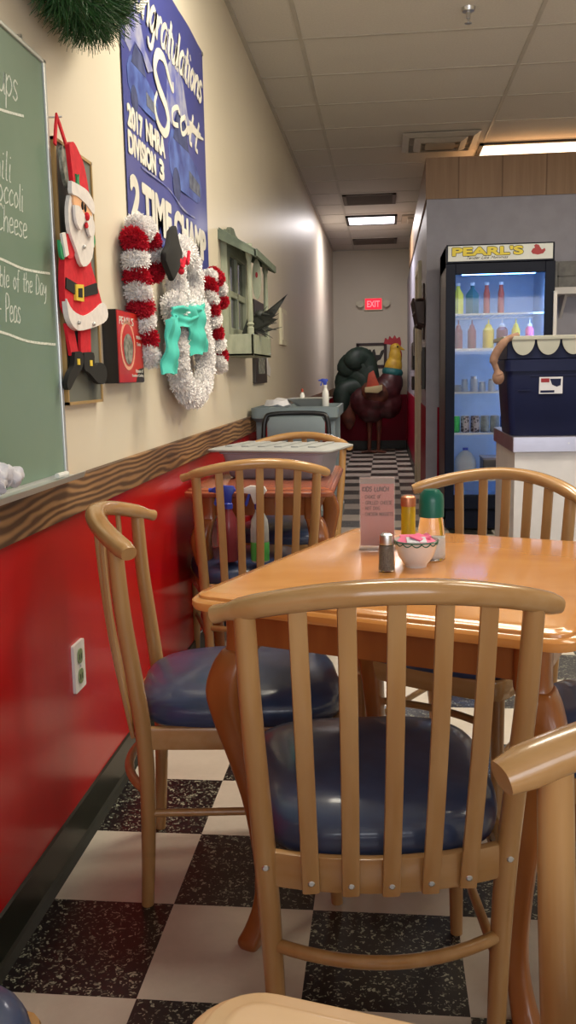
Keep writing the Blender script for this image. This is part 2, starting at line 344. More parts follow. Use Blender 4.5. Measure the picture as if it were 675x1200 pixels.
G = {  # stroke letters: width, strokes
 ' ': (.5, []), '-': (.5, [[(.05, .45), (.45, .45)]]), '.': (.2, [[(.08, .0), (.12, .04)]]), "'": (.2, [[(.1, 1), (.08, .8)]]), '*': (.35, [[(.08, .45), (.16, .5), (.2, .4), (.1, .42)]]),
 'a': (.6, [[(.5, .55), (.3, .65), (.08, .4), (.15, .05), (.4, .1), (.5, .5), (.5, .1), (.6, .05)]]),
 'b': (.55, [[(.08, 1), (.08, 0)], [(.08, .4), (.3, .6), (.5, .35), (.35, .02), (.08, .1)]]),
 'c': (.5, [[(.45, .5), (.3, .62), (.08, .35), (.2, .03), (.47, .12)]]),
 'd': (.6, [[(.48, .5), (.25, .6), (.08, .3), (.2, .03), (.45, .15), (.5, 1), (.5, .1), (.58, .02)]]),
 'e': (.52, [[(.08, .32), (.42, .38), (.38, .6), (.18, .58), (.08, .3), (.2, .03), (.5, .12)]]),
 'f': (.4, [[(.42, .95), (.25, 1), (.18, .7), (.18, -.1)], [(.02, .55), (.38, .55)]]),
 'g': (.6, [[(.48, .5), (.25, .62), (.08, .3), (.25, .03), (.48, .3), (.48, .6), (.45, -.3), (.2, -.4), (.08, -.25)]]),
 'h': (.55, [[(.08, 1), (.08, 0)], [(.08, .35), (.3, .6), (.45, .4), (.47, 0)]]),
 'i': (.25, [[(.1, .6), (.1, .05), (.2, 0)], [(.1, .82), (.12, .86)]]),
 'k': (.5, [[(.08, 1), (.08, 0)], [(.42, .6), (.1, .3), (.45, 0)]]),
 'l': (.25, [[(.1, 1), (.1, .1), (.2, 0)]]),
 'm': (.85, [[(.06, .6), (.08, 0)], [(.08, .4), (.25, .62), (.4, .4), (.4, 0)], [(.4, .4), (.6, .62), (.75, .4), (.78, 0)]]),
 'n': (.55, [[(.06, .6), (.08, 0)], [(.08, .4), (.3, .62), (.45, .4), (.48, 0)]]),
 'o': (.55, [[(.28, .62), (.08, .35), (.25, .02), (.47, .3), (.28, .62)]]),
 'p': (.55, [[(.08, .6), (.08, -.4)], [(.08, .4), (.3, .62), (.5, .35), (.3, .02), (.08, .15)]]),
 'r': (.42, [[(.06, .6), (.1, 0)], [(.1, .35), (.25, .6), (.4, .55)]]),
 's': (.45, [[(.4, .55), (.2, .62), (.1, .45), (.38, .2), (.25, .02), (.05, .1)]]),
 't': (.42, [[(.2, .95), (.18, .1), (.35, .02)], [(.02, .62), (.4, .64)]]),
 'u': (.55, [[(.06, .6), (.1, .1), (.3, .02), (.46, .3), (.46, .6), (.48, .05), (.56, 0)]]),
 'y': (.52, [[(.06, .6), (.12, .25), (.3, .2), (.45, .6), (.42, -.2), (.2, -.4)]]),
 'A': (.65, [[(.02, 0), (.3, 1), (.58, 0)], [(.12, .35), (.5, .35)]]),
 'B': (.6, [[(.08, 0), (.08, 1), (.4, .95), (.42, .6), (.1, .5), (.5, .4), (.5, .05), (.08, 0)]]),
 'C': (.6, [[(.55, .85), (.3, 1), (.06, .5), (.25, .02), (.56, .12)]]),
 'D': (.65, [[(.08, 0), (.08, 1), (.45, .85), (.58, .45), (.4, .08), (.04, 0)]]),
 'E': (.55, [[(.5, 1), (.08, .98), (.08, .02), (.5, 0)], [(.08, .5), (.42, .52)]]),
 'F': (.5, [[(.5, 1), (.08, .98), (.08, 0)], [(.08, .5), (.42, .52)]]),
 'G': (.65, [[(.55, .85), (.3, 1), (.06, .5), (.3, .0), (.58, .1), (.58, .42), (.35, .42)]]),
 'H': (.62, [[(.08, 1), (.08, 0)], [(.52, 1), (.52, 0)], [(.08, .5), (.52, .5)]]),
 'I': (.25, [[(.12, 1), (.12, 0)]]),
 'K': (.58, [[(.08, 1), (.08, 0)], [(.52, 1), (.1, .45), (.54, 0)]]),
 'L': (.5, [[(.08, 1), (.08, .02), (.48, 0)]]),
 'M': (.75, [[(.06, 0), (.1, 1), (.36, .4), (.62, 1), (.66, 0)]]),
 'N': (.65, [[(.08, 0), (.08, 1), (.54, 0), (.54, 1)]]),
 'O': (.68, [[(.32, 1), (.06, .5), (.32, 0), (.6, .5), (.32, 1)]]),
 'P': (.55, [[(.1, 0), (.1, 1), (.45, .95), (.48, .6), (.12, .48)]]),
 'R': (.6, [[(.08, 0), (.08, 1), (.45, .9), (.45, .58), (.1, .5), (.52, 0)]]),
 'S': (.55, [[(.5, .85), (.28, 1), (.08, .75), (.46, .35), (.3, 0), (.04, .12)]]),
 'T': (.6, [[(.02, 1), (.58, 1)], [(.3, 1), (.3, 0)]]),
 'U': (.62, [[(.08, 1), (.1, .2), (.3, 0), (.5, .2), (.52, 1)]]),
 'V': (.6, [[(.04, 1), (.3, 0), (.56, 1)]]),
}
def smoothp(P, k=4, curl=True):
    if len(P) < 3 or not curl: return P
    out = []
    for i in range(len(P)-1):
        p0, p1, p2, p3 = P[max(i-1, 0)], P[i], P[i+1], P[min(i+2, len(P)-1)]
        for j in range(k):
            t = j/k
            out.append(tuple(.5*(2*b+(c-a)*t+(2*a-5*b+4*c-d)*t*t+(3*b-a-3*c+d)*t**3) for a, b, c, d in zip(p0, p1, p2, p3)))
    out.append(P[-1]); return out
RC = [0]
def ribbon(mb, P, w, place, d):
    L = []; R = []
    for i, p in enumerate(P):
        a = P[max(i-1, 0)]; b = P[min(i+1, len(P)-1)]; tx, ty = b[0]-a[0], b[1]-a[1]; l = math.hypot(tx, ty) or 1
        ww = w(i/max(1, len(P)-1)) if callable(w) else w
        L.append((p[0]-ty/l*ww/2, p[1]+tx/l*ww/2)); R.append((p[0]+ty/l*ww/2, p[1]-tx/l*ww/2))
    RC[0] += 1; d = d+.00002*(RC[0] % 12)
    rings = [[place(*l, 0), place(*l, d), place(*r, d), place(*r, 0)] for l, r in zip(L, R)]
    mb.loft(rings)
def hand_text(text, ox, oy, h, place, w=None, lw=.1, d=.0015, slant=.15, xs=1.0, curl=True):
    tot = sum(G[c][0] for c in text)*h*xs; k = (w/tot if w else 1)*h*xs; mb = MB(); x = 0
    for c in text:
        gw, st = G[c]
        for s_ in st: ribbon(mb, [(ox+(x+px+py*slant)*k, oy+py*h) for px, py in smoothp(s_, 4, curl)], lw*h, place, d)
        x += gw
    return mb

# ------------------------------------------------------------------ the room
YB, YF, XR, ZC, YP = 13.7, -2.6, 4.3, 2.9, 7.4
struct('floor', MB().box((-.1, YF-.1, -.1), (XR+.1, YB+.1, 0)), 'floor')
struct('ceiling', MB().box((-.1, YF-.1, ZC), (XR+.1, YB+.1, ZC+.1)), 'ceil')
g = MB()
for x in (.31, 1.53, 2.75, 3.97): g.box((x-.011, YF, ZC-.004), (x+.011, YB, ZC+.01))
y = 5.15-.61*12
while y < YB: g.box((0, y-.011, ZC-.0035), (XR, y+.011, ZC+.01)); y += .61
struct('trim_ceiling_grid', g, 'grid')
struct('trim_wall_angle', MB().box((0, YF, ZC-.012), (.02, YB, ZC)).box((0, YB-.02, ZC-.012), (XR, YB, ZC)), 'grid')
struct('wall_left', MB().box((-.1, YF, .88), (0, YB, ZC)), 'cream')
struct('wall_left_lower', MB().box((-.1, YF, 0), (0, YB, .88)), 'red')
struct('wall_back', MB().box((-.1, YB, .80), (XR+.1, YB+.1, ZC)), 'cream')
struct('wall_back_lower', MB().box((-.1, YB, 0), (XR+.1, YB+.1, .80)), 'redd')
struct('baseboard_left', MB().ext([(0, 0), (.020, 0), (.010, .012), (.006, .02), (.006, .105), (0, .108)], YF, YB, 'y'), 'base')
struct('baseboard_back', MB().box((0, YB-.01, 0), (1.07, YB, .12)), 'base')
br = build('chair_rail_board', MB().box((0, YF, .818), (.020, YB, .908)), 'burnt', None, False, .002)
br.name = 'trim_left'; br['kind'] = 'structure'
struct('wall_right', MB().box((XR, YF, 0), (XR+.1, YB, ZC)), 'cream')
# shop front wall behind the camera: sill, lintel, piers, with glazing between
fr = MB().box((-.1, YF-.1, 0), (XR+.1, YF, .75)).box((-.1, YF-.1, 2.4), (XR+.1, YF, ZC)).box((-.1, YF-.1, .75), (.2, YF, 2.4)).box((3.7, YF-.1, .75), (XR+.1, YF, 2.4))
struct('wall_front', fr, 'cream')
wf = MB()
for x in (.2, 1.93, 3.64): wf.box((x, YF-.07, .75), (x+.06, YF-.02, 2.4))
wf.box((.2, YF-.07, .75), (3.7, YF-.02, .81)).box((.2, YF-.07, 2.34), (3.7, YF-.02, 2.4))
w1 = struct('window_1', wf, 'alu')
build('pane', MB().box((.22, YF-.05, .78), (3.68, YF-.044, 2.38)), 'glass', w1, False)
# corridor partition and the panelled box above it
struct('wall_partition', MB().box((1.085, YP, .85), (1.2, 8.55, 2.45)).box((1.2, YP, .85), (XR, YP+.12, 2.45)).box((1.085, 9.4, .85), (1.2, YB, 2.45)).box((1.085, 8.55, 2.1), (1.2, 9.4, 2.45)), 'grey')
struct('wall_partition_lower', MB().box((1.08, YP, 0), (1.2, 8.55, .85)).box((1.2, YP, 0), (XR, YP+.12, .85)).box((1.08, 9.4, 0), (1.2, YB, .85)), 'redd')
struct('baseboard_partition', MB().box((1.07, YP-.01, 0), (1.08, 8.55, .11)).box((1.07, 9.4, 0), (1.08, YB, .11)), 'base')
struct('trim_soffit', MB().box((1.07, YP-.015, 2.45), (XR, 12.2, 2.755)), 'fascia')
struct('trim_corner', MB().box((1.078, YP-.006, 0), (1.168, YP, 2.45)), 'grey')
dr = struct('door_1', MB().box((1.13, 8.62, .01), (1.16, 9.33, 2.05)), 'cream2')
build('door_frame', MB().box((1.055, 8.50, 0), (1.2, 8.62, 2.12)).box((1.055, 9.33, 0), (1.2, 9.42, 2.12)).box((1.055, 8.62, 2.05), (1.2, 9.33, 2.12)), 'cream2', dr, False, .004)
build('door_handle', MB().tube([(1.13, 8.72, 1.0), (1.08, 8.72, 1.0), (1.08, 8.82, 1.0)], .012, 8), 'metal', dr)

# ceiling fixtures
def troffer(x0, y0, x1, y1, m_, label, power, col):
    t = root('ceiling_light', label, 'ceiling light', ((x0+x1)/2, (y0+y1)/2, ZC))
    f = MB()
    for a, b in (((x0, y0), (x1, y0+.03)), ((x0, y1-.03), (x1, y1)), ((x0, y0), (x0+.03, y1)), ((x1-.03, y0), (x1, y1))):
        f.box((*a, ZC-.02), (*b, ZC+.01))
    build('frame', f, 'dark', t, False)
    build('diffuser', MB().box((x0+.03, y0+.03, ZC-.012), (x1-.03, y1-.03, ZC-.005)), m_, t, False)
    l = area('tube_light', ((x0+x1)/2, (y0+y1)/2, ZC-.03), (0, 0, 0), x1-x0-.1, y1-y0-.1, power, col); 
    return t
troffer(.31, 10.75, .90, 11.36, 'troff', 'lit square ceiling light at far end of corridor', 30, (1, .93, .92))
troffer(1.50, 7.60, 2.72, 8.21, 'troff2', 'lit warm ceiling light above the wood panelled box', 20, (1, .86, .60))
troffer(.31, 2.71, 1.53, 3.32, 'troff2', 'ceiling light straight above the orange table', 42, (1, .90, .72))
troffer(1.75, 4.0, 2.95, 4.6, 'troff2', 'ceiling light over the dining room, off to the right', .01, (1, .86, .60))
troffer(1.75, 1.7, 2.95, 2.3, 'troff2', 'ceiling light over the tables, off to the right', .01, (1, .86, .60))
def grille(x0, y0, x1, y1, m_, label, name='ceiling_vent'):
    t = root(name, label, 'ceiling vent', ((x0+x1)/2, (y0+y1)/2, ZC))
    build('frame', MB().box((x0, y0, ZC-.012), (x1, y0+.04, ZC)).box((x0, y1-.04, ZC-.012), (x1, y1, ZC)).box((x0, y0, ZC-.012), (x0+.04, y1, ZC)).box((x1-.04, y0, ZC-.012), (x1, y1, ZC)), m_, t, False)
    s_ = MB(); k = 9
    for i in range(k):
        yy = lerp(y0+.05, y1-.07, i/(k-1)); s_.ext([(yy, ZC-.002), (yy+.03, ZC-.014), (yy+.034, ZC-.012), (yy+.006, ZC-.001)], x0+.03, x1-.03, 'x')
    build('louvres', s_, m_, t, False)
grille(.33, 9.5, .87, 10.05, 'vent', 'dark ceiling vent in front of the lit corridor light')
grille(.33, 12.6, .92, 13.1, 'vent', 'dark ceiling vent behind the lit corridor light')
# stepped square diffuser vent
t = root('ceiling_vent', 'pale stepped square air diffuser beside the panelled box', 'ceiling vent', (1.16, 7.5, ZC))
for nm, k, zt in (('outer_ring', .29, .012), ('middle_ring', .20, .03), ('inner_plate', .11, .045)):
    f = MB(); cx, cy = 1.18, 7.47
    o_, i_ = k, k-.05
    if nm == 'inner_plate': f.box((cx-k, cy-k, ZC-zt), (cx+k, cy+k, ZC-zt+.008))
    else:
        rings = [[(cx-a, cy-a, z_), (cx+a, cy-a, z_), (cx+a, cy+a, z_), (cx-a, cy+a, z_)] for a, z_ in ((o_, ZC-zt+.004), (o_, ZC-zt), (i_, ZC-zt-.02), (i_-.006, ZC-zt-.018), (o_-.02, ZC-zt+.006))]
        f.loft(rings, False)
    build(nm, f, 'ventl', t, False)
t = root('ceiling_vent', 'small pale diffuser right of the lit corridor light', 'ceiling vent', (1.08, 11.0, ZC))
build('outer_ring', MB().box((.95, 10.8, ZC-.02), (1.25, 11.3, ZC)), 'ventl', t, False, .004)
build('inner_plate', MB().box((1.02, 10.9, ZC-.04), (1.18, 11.2, ZC-.015)), 'ventl', t, False, .004)
t = root('sprinkler_head', 'small metal fire sprinkler hanging from the ceiling', 'sprinkler', (1.165, 4.86, ZC))
build('escutcheon', MB().lathe((1.165, 4.86, ZC-.02), [(.002, 0), (.03, .003), (.035, .02)]), 'metal', t)
build('pipe', MB().lathe((1.165, 4.86, ZC-.05), [(.01, 0), (.01, .035)]), 'metal', t)
build('deflector', MB().lathe((1.165, 4.86, ZC-.075), [(.002, 0), (.018, .002), (.018, .004), (.003, .006), (.003, .03)], 12), 'metal', t)

# wall outlet
t = root('wall_outlet', 'white double power outlet on the red lower wall', 'outlet', (0, 2.074, .443))
build('plate', MB().ext(rrect(2.036, .383, 2.112, .503, .006), 0, .007), 'white', t, True)
for z in (.468, .418):
    s_ = build('socket', MB().ext(rrect(2.058, z-.018, 2.090, z+.018, .013), .006, .0095), mat('socket_green', (.22, .30, .15), .4), t)
    build('slot', MB().box((.009, 2.066, z-.008), (.0102, 2.069, z+.006)).box((.009, 2.079, z-.008), (.0102, 2.082, z+.006)), 'blackm', s_, False)
build('screw', MB().tube([(.006, 2.074, .443), (.009, 2.074, .443)], .003, 8), 'metal', t)

# ------------------------------------------------------------------ chair
def chair_proto(label):
    R = root('dining_chair', label, 'chair')
    rail = lambda t: Vector((.25*t, -.205-.098*(1-t*t), .795+.05*(1-t*t)))
    n = 28; path = [rail(-1+2*i/n) for i in range(n+1)]
    sc = [.72, .93]+[1]*(n-3)+[.93, .72]; sc.insert(0, .72); sc = sc[:n+1]; sc[-1] = .8; sc[0] = .8
    build('top_rail', MB().sweep(path, se(.0175, .0215, 16, 2.5), (0, 0, 1), sc), 'chairh', R)
    for s_ in (-1, 1):
        pts = [(.209*s_, -.237, .805), (.2075*s_, -.236, .77), (.203*s_, -.229, .66), (.195*s_, -.214, .53), (.187*s_, -.200, .40), (.180*s_, -.197, .27), (.174*s_, -.202, .12), (.170*s_, -.209, 0)]
        build('rear_leg', MB().tube(smoothp(pts, 4), [lerp(.0155, .0175, min(1, i/14)) if i < 18 else lerp(.0175, .0135, (i-18)/10) for i in range(29)], 14, (1, 0, 0)), 'chair', R)
    band = lambda t: Vector((.180*t, -.197-.034*(1-t*t), .391))
    build('rear_seat_rail', MB().sweep([band(-1+2*i/12) for i in range(13)], se(.029, .009, 12, 5), (0, 0, 1)), 'chairh', R)
    tops = (-.135, -.068, 0, .068, .135); bots = (-.119, -.060, 0, .060, .119)
    for a, b in zip(tops, bots):
        p0 = rail(a/.25)+Vector((0, 0, -.008)); tb = b/.180; yb = band(tb).y-.013
        P = []
        for i in range(11):
            q = i/10; P.append((lerp(p0.x, b, q), lerp(p0.y, yb, q)-.010*math.sin(PI*q), lerp(p0.z, .366, q)))
        s_ = build('slat', MB().sweep(P, se(.0135, .0055, 12, 4), (1, 0, 0)), 'chair', R)
        c = Vector((b, yb-.0085, .384))
        build('bolt', MB().tube([c+Vector((0, .004, 0)), c, c+Vector((0, -.0015, 0))], [.0055, .0055, .0035], 10, (1, 0, 0)), 'metal', s_)
    for s_ in (-1, 1):
        c = Vector((.187*s_, -.2165, .400))
        build('bolt', MB().tube([c+Vector((0, .006, 0)), c, c+Vector((0, -.002, 0))], [.006, .006, .004], 10, (1, 0, 0)), 'metal', R)
    # seat frame: sides and front
    P = [(-.182, -.185, .386), (-.195, -.05, .386), (-.206, .12, .386), (-.198, .19, .386), (-.165, .212, .386), (0, .222, .386), (.165, .212, .386), (.198, .19, .386), (.206, .12, .386), (.195, -.05, .386), (.182, -.185, .386)]
    build('seat_frame', MB().sweep(smoothp(P, 3), se(.025, .010, 12, 5), (0, 0, 1)), 'chairh', R)
    # cushion
    def outl(k, z, n=40):
        out = []
        for i in range(n):
            a = 2*PI*i/n; c, s__ = math.cos(a), math.sin(a); e = 2/3.6
            yy = math.copysign(abs(s__)**e, s__)*.226; wx = lerp(.192, .226, (yy+.226)/.452)
            out.append((math.copysign(abs(c)**e, c)*wx*k, yy*k+.008, z-.027))
        return out
    rings = [outl(.955, .432), outl(.985, .438), outl(1.0, .452), outl(.997, .466), outl(.98, .477), outl(.945, .4865), outl(.88, .4955), outl(.78, .504), outl(.64, .511), outl(.46, .5165), outl(.26, .5195), outl(.10, .5205), outl(.02, .5205)]
    build('seat', MB().loft(rings), 'vinyl', R)
    for s_ in (-1, 1):
        pts = [(.188*s_, .185, .405), (.190*s_, .188, .28), (.196*s_, .196, .12), (.20*s_, .203, 0)]
        build('front_leg', MB().tube(smoothp(pts, 3), [lerp(.0185, .0125, i/9) for i in range(10)], 14, (1, 0, 0)), 'chair', R)
        build('side_stretcher', MB().tube([(.177*s_, -.200, .215), (.183*s_, 0, .213), (.193*s_, .193, .212)], .0085, 10), 'chair', R)
    a = lambda t: (.174*t, -.200-.055*(1-t*t), .262)
    build('rear_stretcher', MB().tube([a(-1+2*i/14) for i in range(15)], .0105, 12), 'chair', R)
    b = lambda t: (.187*t, .19+.045*(t*t-1), .285)
    build('front_stretcher', MB().tube([b(-1+2*i/14) for i in range(15)], .0095, 12), 'chair', R)
    return R
GR = 'wooden slat back chairs with navy seats'
CH = chair_proto('pale wood slat back chair in front, seen fully from behind at the near table side'); CH['group'] = GR
CH.location = (.723, 1.508, 0); CH.rotation_euler = (0, 0, math.radians(8))
D = math.radians
dup(CH, 'wooden chair side on between the red wall and the orange table, beside the outlet', (.411, 1.990, 0), D(-80.7))
dup(CH, 'wooden chair tucked under the small dark red table, spray bottles on its seat', (.25, 3.285, 0), D(16))
dup(CH, 'wooden chair behind the grey bus tub, between small dark table and blue grey cart', (.302, 4.066, 0), D(168))
dup(CH, 'wooden chair at the far side of the orange table, in front of the white counter', (.945, 2.375, 0), D(150))
dup(CH, 'chair at the right end of the orange table, only its navy seat showing', (1.255, 1.75, 0), D(69))
dup(CH, 'chair cut off at lower right edge, only rounded rail end and one post showing', (1.036, .484, 0), D(-195))
dup(CH, 'chair at the lower left corner, only the edge of its seat showing', (.158, .70, 0), D(-84))

# ------------------------------------------------------------------ tables
def cabriole(mb, cx, cy, dx, dy, rot, top, kz=1.0):
    # cx,cy: leg centre at the apron; (dx,dy): outward diagonal
    prof = [(top, 0, .030), (top-.075, 0, .030), (top-.085, .006, .0315), (top-.11, .017, .034), (top-.16, .026, .036), (top-.22, .020, .033), (top-.32, .002, .027), (top-.42, -.013, .0225), (.16, -.022, .0195), (.09, -.018, .019), (.04, -.006, .021), (.015, .003, .023), (0, .003, .019)]
    sec = se(1, 1, 20, 4); c, s_ = math.cos(rot), math.sin(rot); rings = []
    P = smoothp([(z, o, w) for z, o, w in prof], 3)
    for z, o, w in P: rings.append([(cx+dx*o+(c*a-s_*b)*w, cy+dy*o+(s_*a+c*b)*w, z) for a, b in sec])
    return mb.loft(rings)
def make_table(label, ox, oy, rot, Wd, Dp, H, mtop, mleg, rad=.05, name='dining_table', inset=.055):
    c, s_ = math.cos(rot), math.sin(rot); T = lambda a, b, z: (ox+c*a-s_*b, oy+s_*a+c*b, z)
    t = root(name, label, 'table', T(Wd/2, Dp/2, 0))
    prof = [(.016, H-.034), (.004, H-.031), (0, H-.024), (.001, H-.016), (.007, H-.011), (.013, H-.010), (.014, H-.0055), (.018, H-.003), (.026, H-.003), (.029, H-.001), (.034, H)]
    rings = [[T(a, b, z) for a, b in rrect(i, i, Wd-i, Dp-i, max(.012, rad-i), 7)] for i, z in prof]
    build('table_top', MB().loft(rings), mtop, t)
    q = inset+.012
    for (a0, b0, a1, b1) in ((q, q, Wd-q, q+.02), (q, Dp-q-.02, Wd-q, Dp-q), (q, q, q+.02, Dp-q), (Wd-q-.02, q, Wd-q, Dp-q)):
        f = MB().box((a0, b0, H-.105), (a1, b1, H-.034)); f.v = [Vector(T(v.x, v.y, v.z)) for v in f.v]
        build('apron', f, mleg, t, False, .002)
    for a, b, da, db in ((inset+.03, inset+.03, -1, -1), (Wd-inset-.03, inset+.03, 1, -1), (inset+.03, Dp-inset-.03, -1, 1), (Wd-inset-.03, Dp-inset-.03, 1, 1)):
        p = T(a, b, 0); d = (c*da-s_*db, s_*da+c*db)
        build('leg', cabriole(MB(), p[0], p[1], d[0], d[1], rot, H-.034), mleg, t)
    return t
make_table('glossy orange wood table with curved legs, holding the condiments', .372, 1.615, D(-21), .715, .82, .74, 'table', 'tleg')
make_table('small dark red table against the wall, under the grey bus tub', .03, 3.15, 0, .54, .84, .74, 'table2', 'tleg', .04, inset=.05)
tb = make_table('pale wood table, only its rounded corner showing at bottom edge', .466, -.155, D(-13), .82, .74, .74, 'table3', 'table3', .05)

# ------------------------------------------------------------------ on the orange table
ZT = .74
t = root('menu_card_holder', 'pink handwritten kids lunch card in a clear stand on orange table', 'menu card', (.735, 2.045, ZT))
build('stand', MB().box((.692, 2.042, ZT), (.772, 2.045, ZT+.166)).box((.692, 2.049, ZT), (.772, 2.051, ZT+.166)).box((.690, 2.025, ZT), (.774, 2.075, ZT+.003)), 'acryl', t, False)
cd = build('card', MB().box((.694, 2.0455, ZT+.008), (.770, 2.0483, ZT+.163)), 'pinkcard', t, False)
build('top_strip', MB().box((.694, 2.0450, ZT+.150), (.770, 2.0455, ZT+.163)), mat('grey_strip', (.35, .30, .28), .6), cd, False)
PL = lambda a, b, d: (.697+a, 2.0455-d, ZT+b)
mb = MB()
for tx, yy, h, w in (('KIDS LUNCH', .133, .010, .060), ('* CHOICE OF', .1165, .0075, .042), ('* GRILLED CHEESE', .103, .0075, .068), ('* HOT DOG', .0905, .0075, .040), ('* CHICKEN NUGGETS', .077, .0075, .070)):
    h_ = hand_text(tx, .001, yy, h, PL, w,   .2 if h < .009 else .26, .0002, .05); mb.add(h_.v, h_.f)
build('handwriting', mb, 'ink', cd, False)
def shaker(label, x, y, r, h, cap_r, cap_h, body, fillm, fill_h, capm, name, cat):
    t = root(name, label, cat, (x, y, ZT))
    hb = h-cap_h
    build('glass_body', MB().lathe((x, y, ZT), [(r*.9, 0), (r, .004)]+[(r*a, hb*b) for a, b in body]), 'glass', t)
    build('contents', MB().lathe((x, y, ZT), [(r*.8, .004), (r*.9, .008)]+[(r*a*.92, hb*b) for a, b in body if b < fill_h]+[(r*.8, hb*fill_h)]), fillm, t)
    build('lid', MB().lathe((x, y, ZT+hb), [(cap_r, -.006), (cap_r, cap_h*.55), (cap_r*.93, cap_h*.8), (cap_r*.6, cap_h), (.001, cap_h)]), capm, t)
    return t
shaker('small glass pepper shaker with a metal lid, nearest item on the table', .752, 1.815, .0165, .078, .0135, .017, [(1, .05), (.93, .3), (.93, .7), (.9, .9), (.75, 1)], 'pepper', .86, 'metal', 'pepper_shaker', 'shaker')
shaker('glass sugar pourer with a dark green lid behind the bowl', .848, 1.94, .0305, .150, .0265, .052, [(1, .1), (1, .35), (.95, .6), (.85, .85), (.75, 1)], 'sugar', .48, 'dgreen', 'sugar_pourer', 'sugar pourer')
shaker('short yellow filled glass bottle with copper lid beside sugar pourer', .803, 2.09, .0165, .118, .0175, .019, [(1, .2), (1, .8), (1, 1)], 'mustard', .97, 'copper', 'sauce_bottle', 'bottle')
# bowl
bx, by = .813, 1.862
t = root('sugar_bowl', 'white china bowl with green scalloped rim, full of packets', 'bowl', (bx, by, ZT))
build('bowl_body', MB().lathe((bx, by, ZT), [(.022, 0), (.024, .006), (.026, .008), (.036, .022), (.0415, .040), (.0445, .056), (.0455, .057), (.0435, .055), (.039, .038), (.030, .018), (.004, .012)], 40), 'china', t)
mb = MB(); rb = lambda z: lerp(.0415, .0450, (z-.040)/.016)+.0006
for k in range(14):
    pts = []
    for i in range(7):
        q = i/6; a = 2*PI*(k+q)/14; z = .0525-.0055*math.sin(PI*q); pts.append((bx+rb(z)*math.cos(a), by+rb(z)*math.sin(a), ZT+z))
    mb.tube(pts, .0011, 5)
mb.tube([(bx+.0455*math.cos(2*PI*i/40), by+.0455*math.sin(2*PI*i/40), ZT+.0545) for i in range(41)], .0012, 5)
build('rim_pattern', mb, 'dgreen', t)
pk = None
for i, (a, b, zz, rz, tl, pink) in enumerate([(-.012, .008, .058, 10, 20, 1), (.006, -.004, .062, 60, 15, 1), (.016, .010, .059, 100, -20, 1), (-.018, -.010, .056, -30, 25, 1), (.000, -.018, .058, 5, 15, 0), (.018, -.012, .057, 40, 20, 1)]):
    c = Vector((bx+a, by+b, ZT+zz)); R_ = Matrix.Rotation(D(rz), 3, 'Z')@Matrix.Rotation(D(tl), 3, 'X')
    f = MB().box((-.020, -.013, -.0015), (.020, .013, .0015)); f.v = [R_@v for v in f.v]
    o = build('sugar_packet', f, 'pink' if pink else 'cloth', None, False, .0008); o.location = c
    tag(o, 'pink sweetener packet heaped in the green rimmed bowl' if pink else 'white and grey sugar packet in front of the pink ones in the bowl', 'packet', 'pink sweetener packets in the bowl' if pink else 'white sugar packets in the bowl')

# ------------------------------------------------------------------ small dark table and beyond
def rotz(mb, c, a):
    R_ = Matrix.Rotation(a, 3, 'Z'); c = Vector(c); mb.v = [c+R_@(v-c) for v in mb.v]; return mb
c0 = (.345, 3.56, .74)
t = root('bus_tub', 'grey plastic bus tub on the small dark table', 'tub', c0)
rings = [[(.345+a, 3.56+b, z) for a, b in rrect(-w, -d, w, d, .04, 5)] for w, d, z in ((.175, .115, .741), (.185, .125, .75), (.205, .145, .835), (.215, .155, .838), (.215, .155, .843), (.20, .14, .843), (.18, .12, .755))]
build('tub_body', rotz(MB().loft(rings), c0, D(-12)), 'tubg', t)
lid = MB().loft([[(.345+a, 3.56+b, z) for a, b in rrect(-w, -d, w, d, .03, 4)] for w, d, z in ((.245, .170, .845), (.250, .175, .849), (.250, .175, .854), (.23, .155, .860), (.22, .145, .862))])
for i in range(6): lid.box((.345-.19+i*.068, 3.56-.12, .861), (.345-.19+i*.068+.03, 3.56+.12, .867))
lo = build('tub_lid', rotz(lid, c0, D(-14)), 'tubl', None); tag(lo, 'pale grey ribbed lid lying on top of the grey bus tub', 'lid')
def spray(label, x, y, z0, s, body, liq, liqh, col, trig, flip=1, rz=0):
    t = root('spray_bottle', label, 'spray bottle', (x, y, z0)); P = lambda r: [(r[i][0]*s, r[i][1]*s) for i in range(len(r))]
    build('bottle_body', MB().lathe((x, y, z0), P([(.030, 0), (.034, .006), (.034, .12), (.030, .155), (.016, .185), (.014, .20)])), body, t)
    if liq: build('liquid', MB().lathe((x, y, z0), P([(.031, .002), (.0345, .008), (.0345, liqh)])), liq, t)
    build('collar', MB().lathe((x, y, z0+.195*s), P([(.017, 0), (.017, .018), (.013, .022)])), col, t)
    f = MB().ext([(-.018*s, .215*s), (.012*s, .215*s), (.016*s, .245*s), (.030*s, .262*s), (.022*s, .278*s), (-.030*s, .282*s), (-.058*s, .270*s), (-.060*s, .256*s), (-.03*s, .252*s)], -.010*s, .010*s, 'y')
    f.v = [Vector((x+v.x*flip, y+v.y, z0+v.z)) for v in f.v]; h = build('spray_head', rotz(f, (x, y, 0), rz), trig, t, True, .002)
    f = MB().ext([(-.030*s, .254*s), (-.038*s, .252*s), (-.052*s, .215*s), (-.046*s, .205*s), (-.040*s, .215*s)], -.006*s, .006*s, 'y')
    f.v = [Vector((x+v.x*flip, y+v.y, z0+v.z)) for v in f.v]; build('trigger', rotz(f, (x, y, 0), rz), 'blue', t)
    build('nozzle', rotz(MB().tube([(x-.058*s*flip, y, z0+.263*s), (x-.070*s*flip, y, z0+.263*s)], .008*s, 10, (0, 0, 1)), (x, y, 0), rz), 'blue', t)
    return t
spray('spray bottle of green liquid with white head, standing on a chair seat', .316, 3.085, .492, .95, 'bottle', 'greenl', .075, 'blue', 'white')
